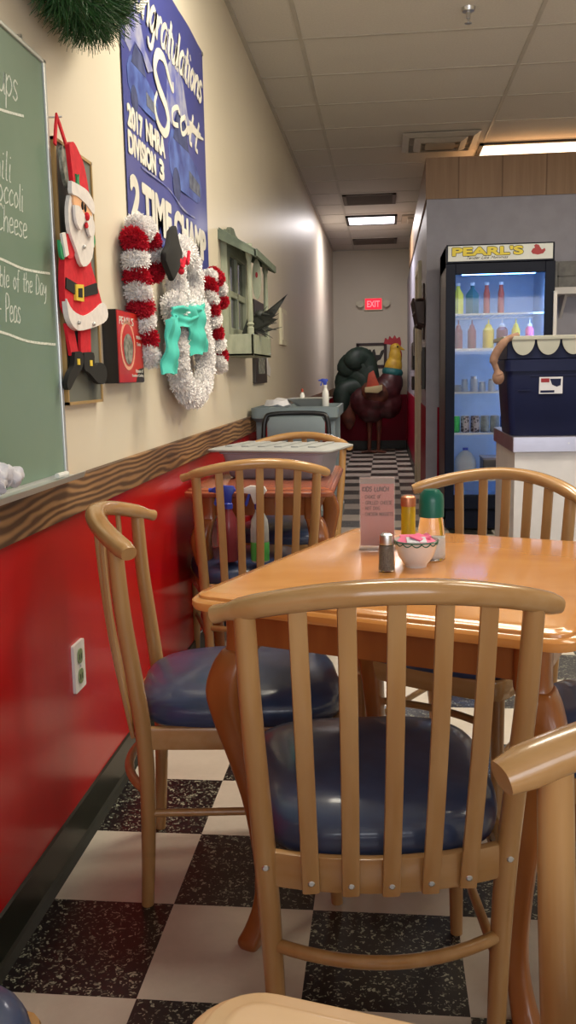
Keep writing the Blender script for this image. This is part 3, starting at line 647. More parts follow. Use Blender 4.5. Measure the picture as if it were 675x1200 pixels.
spray('spray bottle of dark red liquid with blue head, behind the chair slats', .205, 3.10, .492, .95, 'redl', None, 0, 'blue', 'blue')
# cart
t = root('utility_cart', 'blue grey plastic cart by the wall at corridor mouth', 'cart', (.27, 5.2, 0))
for z in (.90, .30): build('shelf', MB().loft([[(a, b, zz) for a, b in rrect(.02+i, 4.93+i, .50-i, 5.6-i, .04, 4)] for i, zz in ((.02, z-.02), (0, z), (0, z+.055), (.012, z+.055), (.02, z+.02))]), 'cartg', t)
for x in (.045, .44):
    for y in (4.97, 5.53): build('upright', MB().box((x, y, .08), (x+.04, y+.04, .90)), 'cartg', t, False, .008)
for x in (.065, .46):
    for y in (4.99, 5.55): build('caster', MB().tube([(x-.015, y, .04), (x+.015, y, .04)], .04, 14).box((x-.008, y-.008, .04), (x+.008, y+.008, .1)), 'blackm', t)
f = MB().lathe((.16, 5.10, .956), [(.06, 0), (.075, .01), (.06, .035), (.02, .045)], 16)
for v in f.v: v.x += .01*math.sin(v.y*60); v.z += .006*math.sin(v.x*90+v.y*70)
tag(build('folded_cloth', f, 'cloth'), 'crumpled white cloth at the left on the blue grey cart', 'cloth')
f = MB()
for w, d, z0 in ((.09, .12, .955), ):
    rings = [[(.33+a, 5.2+b, zz) for a, b in rrect(-w-i, -d-i, w+i, d+i, .03, 4)] for i, zz in ((-.02, .956), (0, .975), (.025, .995), (.03, 1.0), (.02, .998), (0, .985))]
    f.loft(rings)
tag(build('serving_tray', f, 'tubl'), 'pale plastic tray lying on the blue grey cart', 'tray')
spray('white spray bottle with blue trigger head on the cart', .425, 5.05, .956, .54, 'white', None, 0, 'white', 'blue')
t = root('small_bottle', 'tiny white bottle with orange cap on the cart', 'bottle', (.27, 5.35, .955))
build('bottle_body', MB().lathe((.27, 5.35, .955), [(.014, 0), (.014, .06), (.006, .075)]), 'white', t)
build('cap', MB().lathe((.27, 5.35, 1.03), [(.007, 0), (.007, .02)]), 'rorange', t)
# black stacking chair in front of the cart
t = root('stacking_chair', 'black framed chair with grey blue back in front of the cart', 'chair', (.28, 4.62, 0))
P = [(.105, 4.80, 0), (.105, 4.79, .45), (.105, 4.83, .80), (.115, 4.84, .90), (.15, 4.845, .925), (.28, 4.85, .93), (.41, 4.845, .925), (.445, 4.84, .90), (.455, 4.83, .80), (.455, 4.79, .45), (.455, 4.80, 0)]
build('back_frame', MB().tube(smoothp(P, 4), .013, 10, (0, 1, 0)), 'blackm', t)
build('backrest', MB().loft([[(x, 4.822, z), (x, 4.842, z), (x, 4.842, z+h), (x, 4.822, z+h)] for x, z, h in ((.125, .79, .09), (.145, .775, .135), (.415, .775, .135), (.435, .79, .09))]), 'cartg', t, True, .004)
build('seat', MB().loft([[(a, b, z) for a, b in rrect(.11, 4.40, .45, 4.80, .05, 4)] for z in (.43, .47)]), 'cartg', t, True, .01)
for x in (.115, .445): build('front_leg', MB().tube([(x, 4.43, .44), (x, 4.38, 0)], .011, 10, (1, 0, 0)), 'blackm', t)

# ------------------------------------------------------------------ left wall decorations
WP = lambda x0: (lambda a, b, d: (x0+d, a, b))
# chalkboard
t = root('chalkboard', 'green chalkboard menu with white chalk writing and metal tray', 'chalkboard', (0, 1.3, 1.35))
bo = build('board', MB().box((0, .55, .925), (.014, 2.03, 1.817)), 'green', t, False)
build('frame', MB().box((0, 2.022, .915), (.019, 2.036, 1.822)).box((0, .54, 1.813), (.019, 2.036, 1.822)).box((0, .54, .915), (.019, .552, 1.822)), 'alu', t, False, .002)
build('tray', MB().ext([(0, .912), (.055, .912), (.060, .925), (.055, .925), (.050, .918), (.014, .918), (.012, .940), (0, .940)], .54, 2.036, 'y'), 'alu', t, False)
for yy, zz in ((2.058, 1.795), (1.93, 1.835)): build('clip', MB().tube([(0, yy, zz), (.008, yy, zz)], .006, 8), 'metal', t)
mb = MB(); bp = WP(.014)
for tx, x0, y0, h, w in (('Soups', 1.705, 1.690, .066, .168), ('Chili', 1.685, 1.525, .056, .13), ('Broccoli', 1.69, 1.478, .052, .178), ('Cheese', 1.73, 1.424, .050, .148), ('Vegetable of the Day', 1.61, 1.316, .040, .36), ('- Peas', 1.705, 1.250, .052, .112)):
    h_ = hand_text(tx, x0, y0, h, bp, w, .05, .0006, .2); mb.add(h_.v, h_.f)
for P in ([(1.55, 1.642), (1.75, 1.650), (1.90, 1.672)], [(1.3, 1.372), (1.69, 1.37), (1.85, 1.362), (2.0, 1.368)], [(1.3, 1.24), (1.67, 1.232), (1.85, 1.216), (2.01, 1.214)]):
    ribbon(mb, smoothp(P, 6), .005, bp, .0006)
build('chalk_writing', mb, 'chalk', bo, False)
tag(build('chalk_stick', MB().tube([(.03, 1.93, .926), (.035, 1.98, .926)], .006, 8), 'white'), 'short white chalk stick on the chalkboard tray', 'chalk')
f = MB()
for i in range(7): f.blob((.045+random.uniform(-.012, .015), 1.50+i*.022, .950+random.uniform(0, .022)), (.024, .028, .020), Matrix.Rotation(random.uniform(0, 3), 4, 'Z'), 24, 16)
for v in f.v: v += Vector((math.sin(v.y*260+v.z*190), math.sin(v.x*240+v.z*170+2), math.sin(v.y*210+v.x*230)))*.0035; v.x = max(v.x, .017)
tag(build('crumpled_cloth', f, 'cloth'), 'crumpled white rag on the chalkboard tray at left edge', 'cloth')
# framed picture behind the felt figure
t = root('framed_picture', 'tall dark picture with thin gilt edge behind the felt figure', 'picture', (0, 2.2, 1.37))
build('picture', MB().box((0, 2.072, 1.082), (.014, 2.325, 1.668)), 'artdark', t, False)
build('frame', MB().box((0, 2.066, 1.076), (.018, 2.073, 1.674)).box((0, 2.324, 1.076), (.018, 2.331, 1.674)).box((0, 2.066, 1.076), (.018, 2.331, 1.083)).box((0, 2.066, 1.667), (.018, 2.331, 1.674)), 'goldedge', t, False)
# felt figure
t = root('felt_figure', 'hanging red felt christmas figure with white beard and black belt', 'christmas decoration', (.03, 2.13, 1.4))
def fe(name, pts, x0, th, m_, par=None): return build(name, MB().ext(smoothp(pts+[pts[0]], 3)[:-1], x0, x0+th), m_, par or t, True, 0)
def fs(name, pts, x0, th, m_, par=None): return build(name, MB().ext(pts, x0, x0+th), m_, par or t, False, 0)
mb = MB(); ribbon(mb, [(2.044, 1.650), (2.056, 1.69), (2.066, 1.717), (2.084, 1.70), (2.135, 1.65)], .011, WP(.024), .004); build('hanging_strap', mb, 'rfelt', t, False)
tag(build('nail', MB().tube([(0, 2.068, 1.714), (.035, 2.075, 1.716)], .002, 6), 'metal'), 'small nail holding the red hanging strap', 'nail')
bd = fe('body', [(2.06, 1.445), (2.035, 1.405), (2.022, 1.335), (2.036, 1.285), (2.133, 1.272), (2.29, 1.305), (2.262, 1.365), (2.222, 1.41), (2.21, 1.445)], .024, .014, 'rfelt')
fe('hem', [(2.022, 1.315), (2.03, 1.275), (2.067, 1.252), (2.128, 1.250), (2.288, 1.275), (2.330, 1.300), (2.296, 1.326), (2.21, 1.300), (2.133, 1.284), (2.06, 1.292)], .030, .012, 'wfelt')
fs('belt', [(2.031, 1.362), (2.025, 1.338), (2.118, 1.324), (2.258, 1.345), (2.252, 1.371), (2.144, 1.350)], .034, .007, 'bfelt')
b_ = MB().ext([(2.085, 1.352), (2.140, 1.356), (2.136, 1.317), (2.082, 1.316)], .038, .044)
bk = build('buckle', b_, 'gold', t, False); build('buckle_hole', MB().ext([(2.098, 1.344), (2.127, 1.347), (2.124, 1.325), (2.096, 1.324)], .0435, .0452), 'bfelt', bk, False)
fe('beard', [(2.062, 1.545), (2.046, 1.516), (2.047, 1.468), (2.085, 1.430), (2.128, 1.396), (2.20, 1.425), (2.222, 1.49), (2.212, 1.535), (2.13, 1.528)], .040, .009, 'wfelt')
fe('face', [(2.076, 1.552), (2.074, 1.524), (2.13, 1.508), (2.19, 1.512), (2.20, 1.546), (2.14, 1.556)], .047, .006, 'skin')
fe('moustache', [(2.066, 1.524), (2.068, 1.49), (2.10, 1.474), (2.134, 1.500), (2.165, 1.470), (2.197, 1.478), (2.20, 1.508), (2.165, 1.520), (2.136, 1.512), (2.10, 1.526)], .052, .006, 'wfelt')
for yy, zz in ((2.128, 1.533), (2.148, 1.531)): fe('eye', [(yy-.005, zz), (yy, zz-.009), (yy+.005, zz), (yy, zz+.009)], .053, .003, 'bfelt')
build('nose', MB().blob((.060, 2.141, 1.511), (.006, .010, .010)), 'rfelt', t); fe('mouth', [(2.130, 1.490), (2.138, 1.484), (2.148, 1.490), (2.140, 1.498)], .056, .004, 'rfelt')
fe('hat', [(2.070, 1.655), (2.10, 1.668), (2.135, 1.655), (2.17, 1.63), (2.196, 1.575), (2.19, 1.555), (2.10, 1.560), (2.082, 1.60)], .040, .010, 'rfelt')
fe('hat_brim', [(2.060, 1.575), (2.058, 1.548), (2.10, 1.548), (2.16, 1.540), (2.212, 1.528), (2.214, 1.556), (2.17, 1.574), (2.11, 1.576)], .046, .009, 'wfelt')
hl = fe('holly_sprig', [(2.098, 1.598), (2.108, 1.592), (2.118, 1.601), (2.115, 1.583), (2.122, 1.574), (2.108, 1.576), (2.096, 1.572), (2.102, 1.585)], .050, .004, 'gfelt')
fe('hat_tail', [(2.040, 1.64), (2.052, 1.648), (2.07, 1.60), (2.078, 1.565), (2.060, 1.57), (2.045, 1.60)], .034, .008, 'dgrey')
fe('arm', [(2.058, 1.462), (2.040, 1.452), (2.030, 1.425), (2.045, 1.405), (2.085, 1.415), (2.09, 1.44)], .034, .009, 'rfelt')
fe('arm', [(2.19, 1.468), (2.21, 1.475), (2.222, 1.465), (2.215, 1.44), (2.19, 1.42)], .034, .006, 'rfelt')
fs('cuff', [(1.998, 1.452), (2.020, 1.458), (2.036, 1.412), (2.014, 1.404)], .042, .006, 'wfelt'); fs('cuff', [(2.205, 1.492), (2.218, 1.494), (2.222, 1.452), (2.208, 1.450)], .042, .006, 'wfelt')
fe('mitten', [(1.990, 1.438), (2.004, 1.428), (2.018, 1.406), (2.008, 1.398), (1.994, 1.408)], .038, .006, 'gfelt'); fe('mitten', [(2.219, 1.492), (2.240, 1.484), (2.246, 1.468), (2.232, 1.452), (2.216, 1.452)], .038, .006, 'gfelt')
fs('leg', [(2.044, 1.262), (2.094, 1.262), (2.122, 1.194), (2.070, 1.190)], .022, .007, 'rfelt'); fs('leg', [(2.146, 1.265), (2.222, 1.270), (2.214, 1.194), (2.138, 1.194)], .022, .007, 'rfelt')
for pts, q in (([(2.072, 1.198), (2.127, 1.198), (2.123, 1.165), (2.07, 1.138), (2.025, 1.112), (2.008, 1.125), (2.03, 1.15), (2.062, 1.168)], (2.092, 1.176)), ([(2.137, 1.198), (2.211, 1.199), (2.216, 1.170), (2.26, 1.176), (2.30, 1.168), (2.312, 1.148), (2.29, 1.124), (2.235, 1.126), (2.172, 1.150), (2.135, 1.160)], (2.184, 1.174))):
    b_ = fe('boot', pts, .026, .011, 'bfelt'); build('boot_buckle', MB().box((.036, q[0]-.008, q[1]-.007), (.039, q[0]+.008, q[1]+.007)), 'gold', b_, False)
for yy, zz in ((2.133, 1.441), (2.09, 1.266), (2.20, 1.268)): build('bell', MB().blob((.052 if zz > 1.4 else .045, yy, zz), (.004, .005, .005)), 'metal', t)
# small red sign box
t = root('red_wall_sign', 'small red boxed sign with black side and oval picture', 'sign', (0, 2.56, 1.22))
build('box', MB().box((0, 2.405, 1.122), (.040, 2.660, 1.318)), 'blackm', t, False)
pn = build('face_panel', MB().box((.040, 2.407, 1.124), (.042, 2.658, 1.316)), 'bookred', t, False)
R3 = WP(.042)
def oval(cy, cz, ry, rz, d0, d1, n=24, k=0): return MB().ext([(cy+ry*math.cos(2*PI*i/n)*(1+k*math.sin(3*2*PI*i/n)), cz+rz*math.sin(2*PI*i/n)) for i in range(n)], .042+d0, .042+d1)
build('halo', oval(2.50, 1.225, .072, .068, 0, .0008), 'orangeish', pn, False); build('halo_inner', oval(2.50, 1.225, .060, .058, .0008, .0014), 'bookred', pn, False)
build('oval_picture', oval(2.50, 1.215, .047, .042, .0014, .002, k=.06), 'dgrey', pn, False)
build('dark_corner', MB().ext([(2.57, 1.124), (2.658, 1.124), (2.658, 1.165), (2.60, 1.160)], .042, .0428), 'dark', pn, False)
mb = block_text("PEARL'S", 2.425, 1.280, .14, .022, R3, .01, .0008)
for a, b, w, tx in ((2.585, 1.245, .06, 'With a'), (2.59, 1.226, .045, 'Twist'), (2.57, 1.150, .075, 'Home of'), (2.53, 1.136, .12, 'Southern Cooking')):
    k = block_text(tx, a, b, w, .010, R3, 0, .0014); mb.add(k.v, k.f)
build('lettering', mb, 'bwhite', pn, False)
# banner
t = root('wall_banner', 'large blue vinyl banner with white congratulation lettering', 'banner', (0, 3.32, 2.0))
sh = MB(); n = 14; rings = []
for i in range(n+1):
    y_ = lerp(2.70, 3.94, i/n); d = .004+.002*math.sin(i*1.3); rings.append([(d, y_, 1.567), (d+.0015, y_, 1.567), (d+.0015, y_, 2.46), (d, y_, 2.46)])
sh.loft(rings); sheet = build('sheet', sh, 'banner', t)
for yy, zz in ((3.925, 2.445), (3.925, 1.585), (2.715, 2.445), (2.715, 1.585)): build('grommet', MB().tube([(.007, yy, zz), (.010, yy, zz)], .008, 12, (0, 0, 1)), 'metal', t)
B0 = WP(.0078)
mb = MB()
for tx, x0, z0, w, h, bo_ in (('2017', 2.725, 1.865, .165, .060, .004), ('NHRA', 2.935, 1.873, .245, .060, .004), ('DIVISION', 2.722, 1.790, .32, .060, .004), ('3', 3.095, 1.792, .06, .060, .004),
                         ('2', 2.725, 1.608, .095, .118, .008), ('TIME', 2.86, 1.610, .38, .114, .008), ('CHAMP', 3.295, 1.612, .565, .108, .008)):
    k = block_text(tx, x0, z0, w, h, B0, .01, .0012, bo_); mb.add(k.v, k.f)
build('block_lettering', mb, 'bwhite', sheet, False)
mb = hand_text('Congratulations', 2.76, 2.235, .135, B0, 1.10, .15, .0014, .5)
tag_ = build('script_lettering', mb, 'bwhite', sheet, False)
mb = hand_text('cott', 3.27, 2.02, .125, B0, .50, .14, .0016, .35)
ribbon(mb, smoothp([(3.345, 2.165), (3.34, 2.135), (3.29, 2.155), (3.22, 2.20), (3.13, 2.19), (3.08, 2.13), (3.13, 2.085), (3.22, 2.05), (3.25, 2.00), (3.19, 1.955), (3.10, 1.965), (3.06, 2.01), (3.10, 2.06)], 5), lambda q: .012+.026*math.sin(PI*q), B0, .0016)
ribbon(mb, smoothp([(3.56, 2.055), (3.66, 2.085), (3.75, 2.085), (3.88, 2.10)], 5), lambda q: .024*(1-q)+.008, B0, .0016)
build('name_lettering', mb, 'bwhite', sheet, False)
ribbon(m_ := MB(), smoothp([(2.86, 1.775), (3.2, 1.78), (3.45, 1.75), (3.66, 1.752)], 6), .006, B0, .001); build('swoosh', m_, 'smoke', sheet, False)
def print_car(y0, z0, s):
    q = lambda P: [(y0+a*s, z0+b*s*.72) for a, b in P]; d = .0072
    c = build('printed_car', MB().ext(q([(0, .30), (.10, .46), (.30, .52), (.50, .44), (.86, .36), (1.0, .26), (1.0, .08), (.86, .02), (.14, .0), (.02, .12)]), d, d+.0008), 'carb', sheet, False)
    build('windshield', MB().ext(q([(.14, .40), (.28, .66), (.52, .62), (.62, .42)]), d+.0008, d+.0013), 'printnavy', c, False)
    build('grille', MB().ext(q([(.60, .10), (.60, .26), (.96, .22), (.97, .10)]), d+.0008, d+.0013), 'printgrey', c, False)
    build('wheel', MB().ext(q([(.20+.11*math.cos(k*PI/6), .02+.15*math.sin(k*PI/6)) for k in range(12)]), d+.0009, d+.0014), 'printnavy', c, False)
    build('smoke', MB().ext(q([(-.02, .55), (.05, .95), (.25, 1.15), (.5, 1.0), (.62, .75), (.9, .62), (.7, .52), (.52, .66), (.28, .68), (.12, .50)]), d, d+.0006), 'smoke', c, False)
print_car(2.74, 1.955, .36); print_car(3.24, 1.81, .56)

# pine wreath
t = root('pine_wreath', 'green artificial pine wreath cut off by the top edge', 'wreath', (.08, 1.95, 2.30))
core = MB(); core.tube([(.085, 2.06+.31*math.cos(2*PI*i/28), 2.275+.31*math.sin(2*PI*i/28)) for i in range(29)], .05, 8, (1, 0, 0), False); build('ring', core, 'needle', t)
rd = random.Random(3); nb = MB()
for i in range(20000):
    a = rd.uniform(0, 2*PI); b = rd.uniform(0, 2*PI); rr = .31+.055*math.cos(b)
    c = Vector((.085+.05*math.sin(b), 2.06+rr*math.cos(a), 2.275+rr*math.sin(a)))
    out = Vector((math.sin(b), math.cos(b)*math.cos(a), math.cos(b)*math.sin(a)))
    dr_ = (out+Vector((rd.uniform(-1, 1), rd.uniform(-1, 1), rd.uniform(-1, 1)))*.75).normalized(); L_ = rd.uniform(.025, .062)
    if c.x+dr_.x*L_ < .006: dr_.x = abs(dr_.x)
    sd = dr_.cross(Vector((rd.uniform(-1, 1), rd.uniform(-1, 1), rd.uniform(-1, 1)))).normalized()*.0013
    e_ = c+dr_*L_; k = len(nb.v); nb.v += [c-sd, c+sd, e_+sd*.4, e_-sd*.4]; nb.f.append((k, k+1, k+2, k+3))
nd = build('needles', nb, 'needle', t, False, fixn=False); nd['kind'] = 'stuff'

# pompoms
def pom_mesh(m_, seed, spike=.24):
    rr = random.Random(seed); mb = MB(); mb.blob((0, 0, 0), (.84, .84, .84), None, 16, 10)
    for i in range(2400):
        d = Vector((rr.gauss(0, 1), rr.gauss(0, 1), rr.gauss(0, 1))).normalized(); L_ = rr.uniform(.86, 1.06)
        e = (d+Vector((rr.uniform(-1, 1), rr.uniform(-1, 1), rr.uniform(-1, 1)))*.16)*L_
        sd = d.cross(Vector((rr.uniform(-1, 1), rr.uniform(-1, 1), rr.uniform(-1, 1)))).normalized()*.05
        mb.add([d*.6-sd, d*.6+sd, e+sd*.9, e-sd*.9], [(0, 1, 2, 3)])
    me = bpy.data.meshes.new('pompom'); me.from_pydata(mb.v, [], mb.f); me.materials.append(M[m_]); me.update(); return me
PR = [pom_mesh('yarnr', 1, .34), pom_mesh('yarnr', 2, .34)]; PW = [pom_mesh('yarnw', 3, .26), pom_mesh('yarnw', 4, .26)]
rp_ = random.Random(5)
def pom(par, col, p, sc, rx=None):
    o = bpy.data.objects.new('pompom', rp_.choice(PR if col else PW)); COL.objects.link(o); o.parent = par
    o.location = Vector(p)-Vector(ORG[par.name]); o.scale = sc if hasattr(sc, '__len__') else (sc,)*3
    o.rotation_euler = (rx if rx is not None else rp_.uniform(-.2, .2), rp_.choice((0, PI)), rp_.choice((0, PI))) if hasattr(sc, '__len__') else (rp_.uniform(0, 6), rp_.uniform(0, 6), rp_.uniform(0, 6))
    return o
GC = 'pompom candy canes on the wall'
t = root('candy_cane', 'larger red and white pompom candy cane beside the red sign box', 'christmas decoration', (.06, 2.6, 1.4), GC)
st = [(2.612, 1.519, 1), (2.615, 1.468, 0), (2.628, 1.420, 1), (2.638, 1.379, 0), (2.653, 1.338, 1), (2.672, 1.297, 0), (2.690, 1.253, 1), (2.708, 1.200, 0)]
for k, (y_, z_, c_) in enumerate(st): pom(t, c_, (.043, y_, z_), (.037, .060, .034), .25)
for y_, z_, c_ in ((2.662, 1.566, 0), (2.73, 1.572, 0), (2.80, 1.545, 1), (2.825, 1.508, 0), (2.835, 1.462, 1)): pom(t, c_, (.040, y_, z_), (.034, .050, .036))
t = root('candy_cane', 'smaller red and white pompom candy cane next to the window box', 'christmas decoration', (.06, 3.75, 1.4), GC)
st = [(3.75, 1.495, 1), (3.76, 1.445, 0), (3.79, 1.408, 1), (3.82, 1.365, 0), (3.86, 1.318, 1), (3.90, 1.268, 0), (3.95, 1.225, 1), (3.92, 1.182, 0)]
for y_, z_, c_ in st: pom(t, c_, (.040, y_, z_), (.034, .072, .034), .25)
for y_, z_, c_ in ((3.79, 1.538, 0), (3.87, 1.556, 1), (3.96, 1.548, 1), (4.03, 1.510, 0), (4.05, 1.458, 1)): pom(t, c_, (.036, y_, z_), (.031, .055, .033))
# white pompom snowman outline with hat and scarf
t = root('pompom_snowman', 'white fluffy pompom snowman with black hat and teal scarf', 'christmas decoration', (.06, 3.15, 1.3))
for k in range(13):
    a = 2*PI*k/13+.2; pom(t, 0, (.054, 3.22+.150*math.cos(a), 1.475+.095*math.sin(a)), (.036, .050, .050))
for k in range(17):
    a = 2*PI*k/17; pom(t, 0, (.054, 3.30+.245*math.cos(a), 1.205+.135*math.sin(a)), (.038, .052, .052))
for y_, z_ in ((3.02, 1.36), (3.14, 1.36), (3.30, 1.36), (3.42, 1.37)): pom(t, 0, (.058, y_, z_), (.042, .07, .055))
build('hat', MB().ext([(2.80, 1.425), (2.86, 1.455), (2.93, 1.500), (2.94, 1.530), (2.90, 1.552), (2.86, 1.60), (2.80, 1.575), (2.765, 1.53), (2.71, 1.50), (2.705, 1.475), (2.74, 1.455)], .092, .112), 'bfelt', t, True, .008)
build('ribbon', MB().tube(smoothp([(.100, 2.88, 1.500), (.112, 2.92, 1.48), (.112, 2.96, 1.512), (.112, 3.00, 1.50), (.105, 3.06, 1.545)], 5), .006, 6).blob((.105, 2.91, 1.495), (.010, .028, .016)).blob((.105, 2.93, 1.470), (.010, .024, .012)), 'yarnr', t)
def cloth_quad(nm, q, x0, amp=.006):
    n, k = 18, 12; A, B, C_, D_ = [Vector((0, *p)) for p in q]; f = []; b = []
    for i in range(n+1):
        for j in range(k+1):
            u, v = i/n, j/k; p = (A*(1-v)+B*v)*(1-u)+(D_*(1-v)+C_*v)*u
            w = amp*(math.sin(u*5+v*9)+.7*math.sin(u*13-v*4+1)+.5*math.sin(v*21+u*3)); edge = .016*((2*v-1)**4)
            f.append((x0+w-edge, p.y, p.z+.004*math.sin(v*14))); b.append((x0+w-edge-.006, p.y, p.z+.004*math.sin(v*14)))
    N_ = len(f); fc = []
    for i in range(n):
        for j in range(k):
            a = i*(k+1)+j; fc.append((a, a+1, a+k+2, a+k+1)); fc.append((N_+a, N_+a+k+1, N_+a+k+2, N_+a+1))
    for i in range(n):
        for j0 in (0, k): a = i*(k+1)+j0; fc.append((a, a+k+1, N_+a+k+1, N_+a))
    for j in range(k):
        for i0 in (0, n): a = i0*(k+1)+j; fc.append((a, a+1, N_+a+1, N_+a))
    return build(nm, MB().add(f+b, fc), 'teal', t)
cloth_quad('scarf_band', [(2.86, 1.352), (3.38, 1.40), (3.37, 1.335), (2.84, 1.285)], .102)
cloth_quad('scarf_end', [(3.02, 1.362), (3.34, 1.392), (3.39, 1.232), (3.10, 1.205)], .108)
cloth_quad('scarf_end', [(2.73, 1.305), (2.87, 1.325), (2.84, 1.150), (2.68, 1.143)], .112)
# rustic window box
t = root('window_box_shelf', 'rustic sage green window frame shelf with roof and planter box', 'wall shelf', (0, 4.57, 1.5))
sf = MB().box((0, 4.26, 1.30), (.03, 4.34, 1.76)).box((0, 4.82, 1.30), (.03, 4.90, 1.76)).box((0, 4.34, 1.70), (.03, 4.82, 1.76)).box((0, 4.34, 1.30), (.03, 4.82, 1.36)).box((0, 4.565, 1.36), (.026, 4.595, 1.70)).box((0, 4.34, 1.505), (.026, 4.82, 1.535))
sa = build('sash', sf, 'sage', t, False, .003); build('pane', MB().box((.004, 4.33, 1.35), (.012, 4.83, 1.71)), 'pane', sa, False)
prf = [(.016, 0), (.016, .04), (.011, .045), (.018, .055), (.011, .065), (.014, .075), (.012, .20), (.010, .34), (.016, .36), (.016, .42)]
for y_ in (4.285, 4.87): build('turned_post', MB().lathe((.128, y_, 1.315), prf, 14), 'sage', t)
rf = MB()
for k in range(3):
    x0, x1 = .005+.055*k, .063+.055*k; z0, z1 = 1.800-.033*k, 1.764-.033*k
    rf.ext([(x0, z0), (x1, z1), (x1, z1-.012), (x0, z0-.012)], 4.20, 4.93, 'y')
build('roof', rf, 'saged', t, False, .002)
build('roof_edge', MB().box((.166, 4.20, 1.668), (.178, 4.93, 1.700)).ext([(.0, 1.792), (.172, 1.692), (.172, 1.665), (.0, 1.750)], 4.20, 4.215, 'y').ext([(.0, 1.792), (.172, 1.692), (.172, 1.665), (.0, 1.750)], 4.915, 4.93, 'y'), 'saged', t, False)
build('scroll_crest', MB().ext([(4.33, 1.79), (4.36, 1.815), (4.42, 1.818), (4.46, 1.838), (4.54, 1.842), (4.60, 1.82), (4.66, 1.815), (4.70, 1.79)], 0, .02), 'saged', t, True)
build('planter_box', MB().box((0, 4.255, 1.225), (.145, 4.267, 1.325)).box((0, 4.89, 1.225), (.145, 4.902, 1.325)).box((.133, 4.255, 1.225), (.145, 4.902, 1.325)).box((0, 4.255, 1.225), (.145, 4.902, 1.237)), 'sage', t, False, .002)
t = root('hanging_tag', 'pale oval tag hanging under the roof of the window box', 'ornament', (.14, 4.45, 1.6))
build('tag', MB().ext([(.140+.022*math.cos(k*PI/12), 1.590+.095*math.sin(k*PI/12)) for k in range(24)], 4.445, 4.452, 'y'), 'sage', t, False)
build('mark', MB().ext([(.140+.006*math.cos(k*PI/6), 1.610+.014*math.sin(k*PI/6)) for k in range(12)], 4.443, 4.445, 'y'), 'rred', t, False)
build('string', MB().tube([(.14, 4.448, 1.685), (.14, 4.448, 1.73)], .002, 6, (1, 0, 0)), 'dark', t)
# black bird ornament in the box
t = root('bird_ornament', 'black bird ornament with spread wings perched in the planter box', 'ornament', (.12, 4.5, 1.3))
Rb = Matrix.Rotation(D(35), 4, 'Y')
build('body', MB().blob((.115, 4.50, 1.375), (.035, .05, .055), Rb).blob((.150, 4.46, 1.425), (.024, .024, .022)), 'feather', t)
build('beak', MB().tube([(.165, 4.44, 1.425), (.20, 4.42, 1.420)], [.009, .002], 8), 'feather', t)
for Q in (((.10, 4.50, 1.40), (.20, 4.44, 1.45), (.290, 4.42, 1.515), (.225, 4.44, 1.42), (.16, 4.5, 1.365)), ((.06, 4.44, 1.33), (.10, 4.42, 1.42), (.16, 4.38, 1.415), (.245, 4.36, 1.395), (.16, 4.42, 1.352))):
    build('wing', MB().add([*Q, *[(a, b+.006, c) for a, b, c in Q]], [(0, 1, 2, 3, 4), (9, 8, 7, 6, 5)]+[(i, (i+1) % 5, 5+(i+1) % 5, 5+i) for i in range(5)]), 'feather', t, False)
fb = MB()
for k in range(26):
    a = rp_.uniform(-.9, .9); L_ = rp_.uniform(.05, .11); c = Vector((.11+rp_.uniform(-.02, .05), 4.47+rp_.uniform(-.03, .03), 1.34+rp_.uniform(0, .05)))
    fb.tube([c, c+Vector((L_*math.cos(a), 0, L_*math.sin(a)+.02))], [.006, .001], 5)
build('feathers', fb, 'feather', t)
# pieces further along the wall
t = root('framed_picture', 'narrow dark framed picture half hidden behind the window box', 'picture', (0, 5.45, 1.3))
build('frame', MB().box((0, 5.20, 1.085), (.02, 5.70, 1.56)), 'dark', t, False, .003); build('picture', MB().box((.02, 5.32, 1.14), (.023, 5.58, 1.50)), 'dgrey', t, False)
t = root('wall_plaque', 'narrow pale plaque hanging on the bare wall past the window box', 'plaque', (0, 6.75, 1.47))
build('board', MB().box((0, 6.58, 1.345), (.02, 6.95, 1.605)), 'cream2', t, False, .004); build('inset_panel', MB().box((.02, 6.63, 1.38), (.024, 6.90, 1.57)), 'cream', t, False)
o = build('paper_tag', MB().ext([(5.80, 1.14), (5.98, 1.12), (6.02, 1.17), (5.86, 1.24)], 0, .004), 'cwhite', None, False); tag(o, 'small curled pale paper tag beside the narrow dark picture', 'paper')

# ------------------------------------------------------------------ corridor end
t = root('exit_sign', 'glowing red exit sign with two lamp heads on the back wall', 'exit sign', (.59, YB, 2.12))
build('housing', MB().box((.455, YB-.05, 2.03), (.725, YB, 2.21)), 'cream2', t, False, .006)
ef = build('sign_face', MB().box((.470, YB-.054, 2.042), (.710, YB-.05, 2.198)), 'exit', t, False)
build('lettering', block_text('EXIT', .498, 2.075, .185, .09, lambda a, b, d: (a, YB-.054-d, b), .02, .002), 'exitl', ef, False)
for x in (.40, .78): build('lamp_head', MB().tube([(x, YB-.02, 2.13), (x, YB-.09, 2.12), (x, YB-.11, 2.118)], [.03, .045, .048], 14).box((x-.06, YB-.03, 2.10), (x+.06, YB, 2.16)), 'cream2', t)
t = root('framed_picture', 'small dark framed rooster picture on the back wall under exit sign', 'picture', (.56, YB, 1.38))
pf = build('frame', MB().box((.335, YB-.03, 1.20), (.785, YB, 1.24)).box((.335, YB-.03, 1.52), (.785, YB, 1.56)).box((.335, YB-.03, 1.2), (.38, YB, 1.56)).box((.74, YB-.03, 1.2), (.785, YB, 1.56)), 'brownm', t, False, .004)
pp = build('picture', MB().box((.37, YB-.015, 1.23), (.75, YB-.005, 1.53)), 'cream2', t, False)
mb = MB()
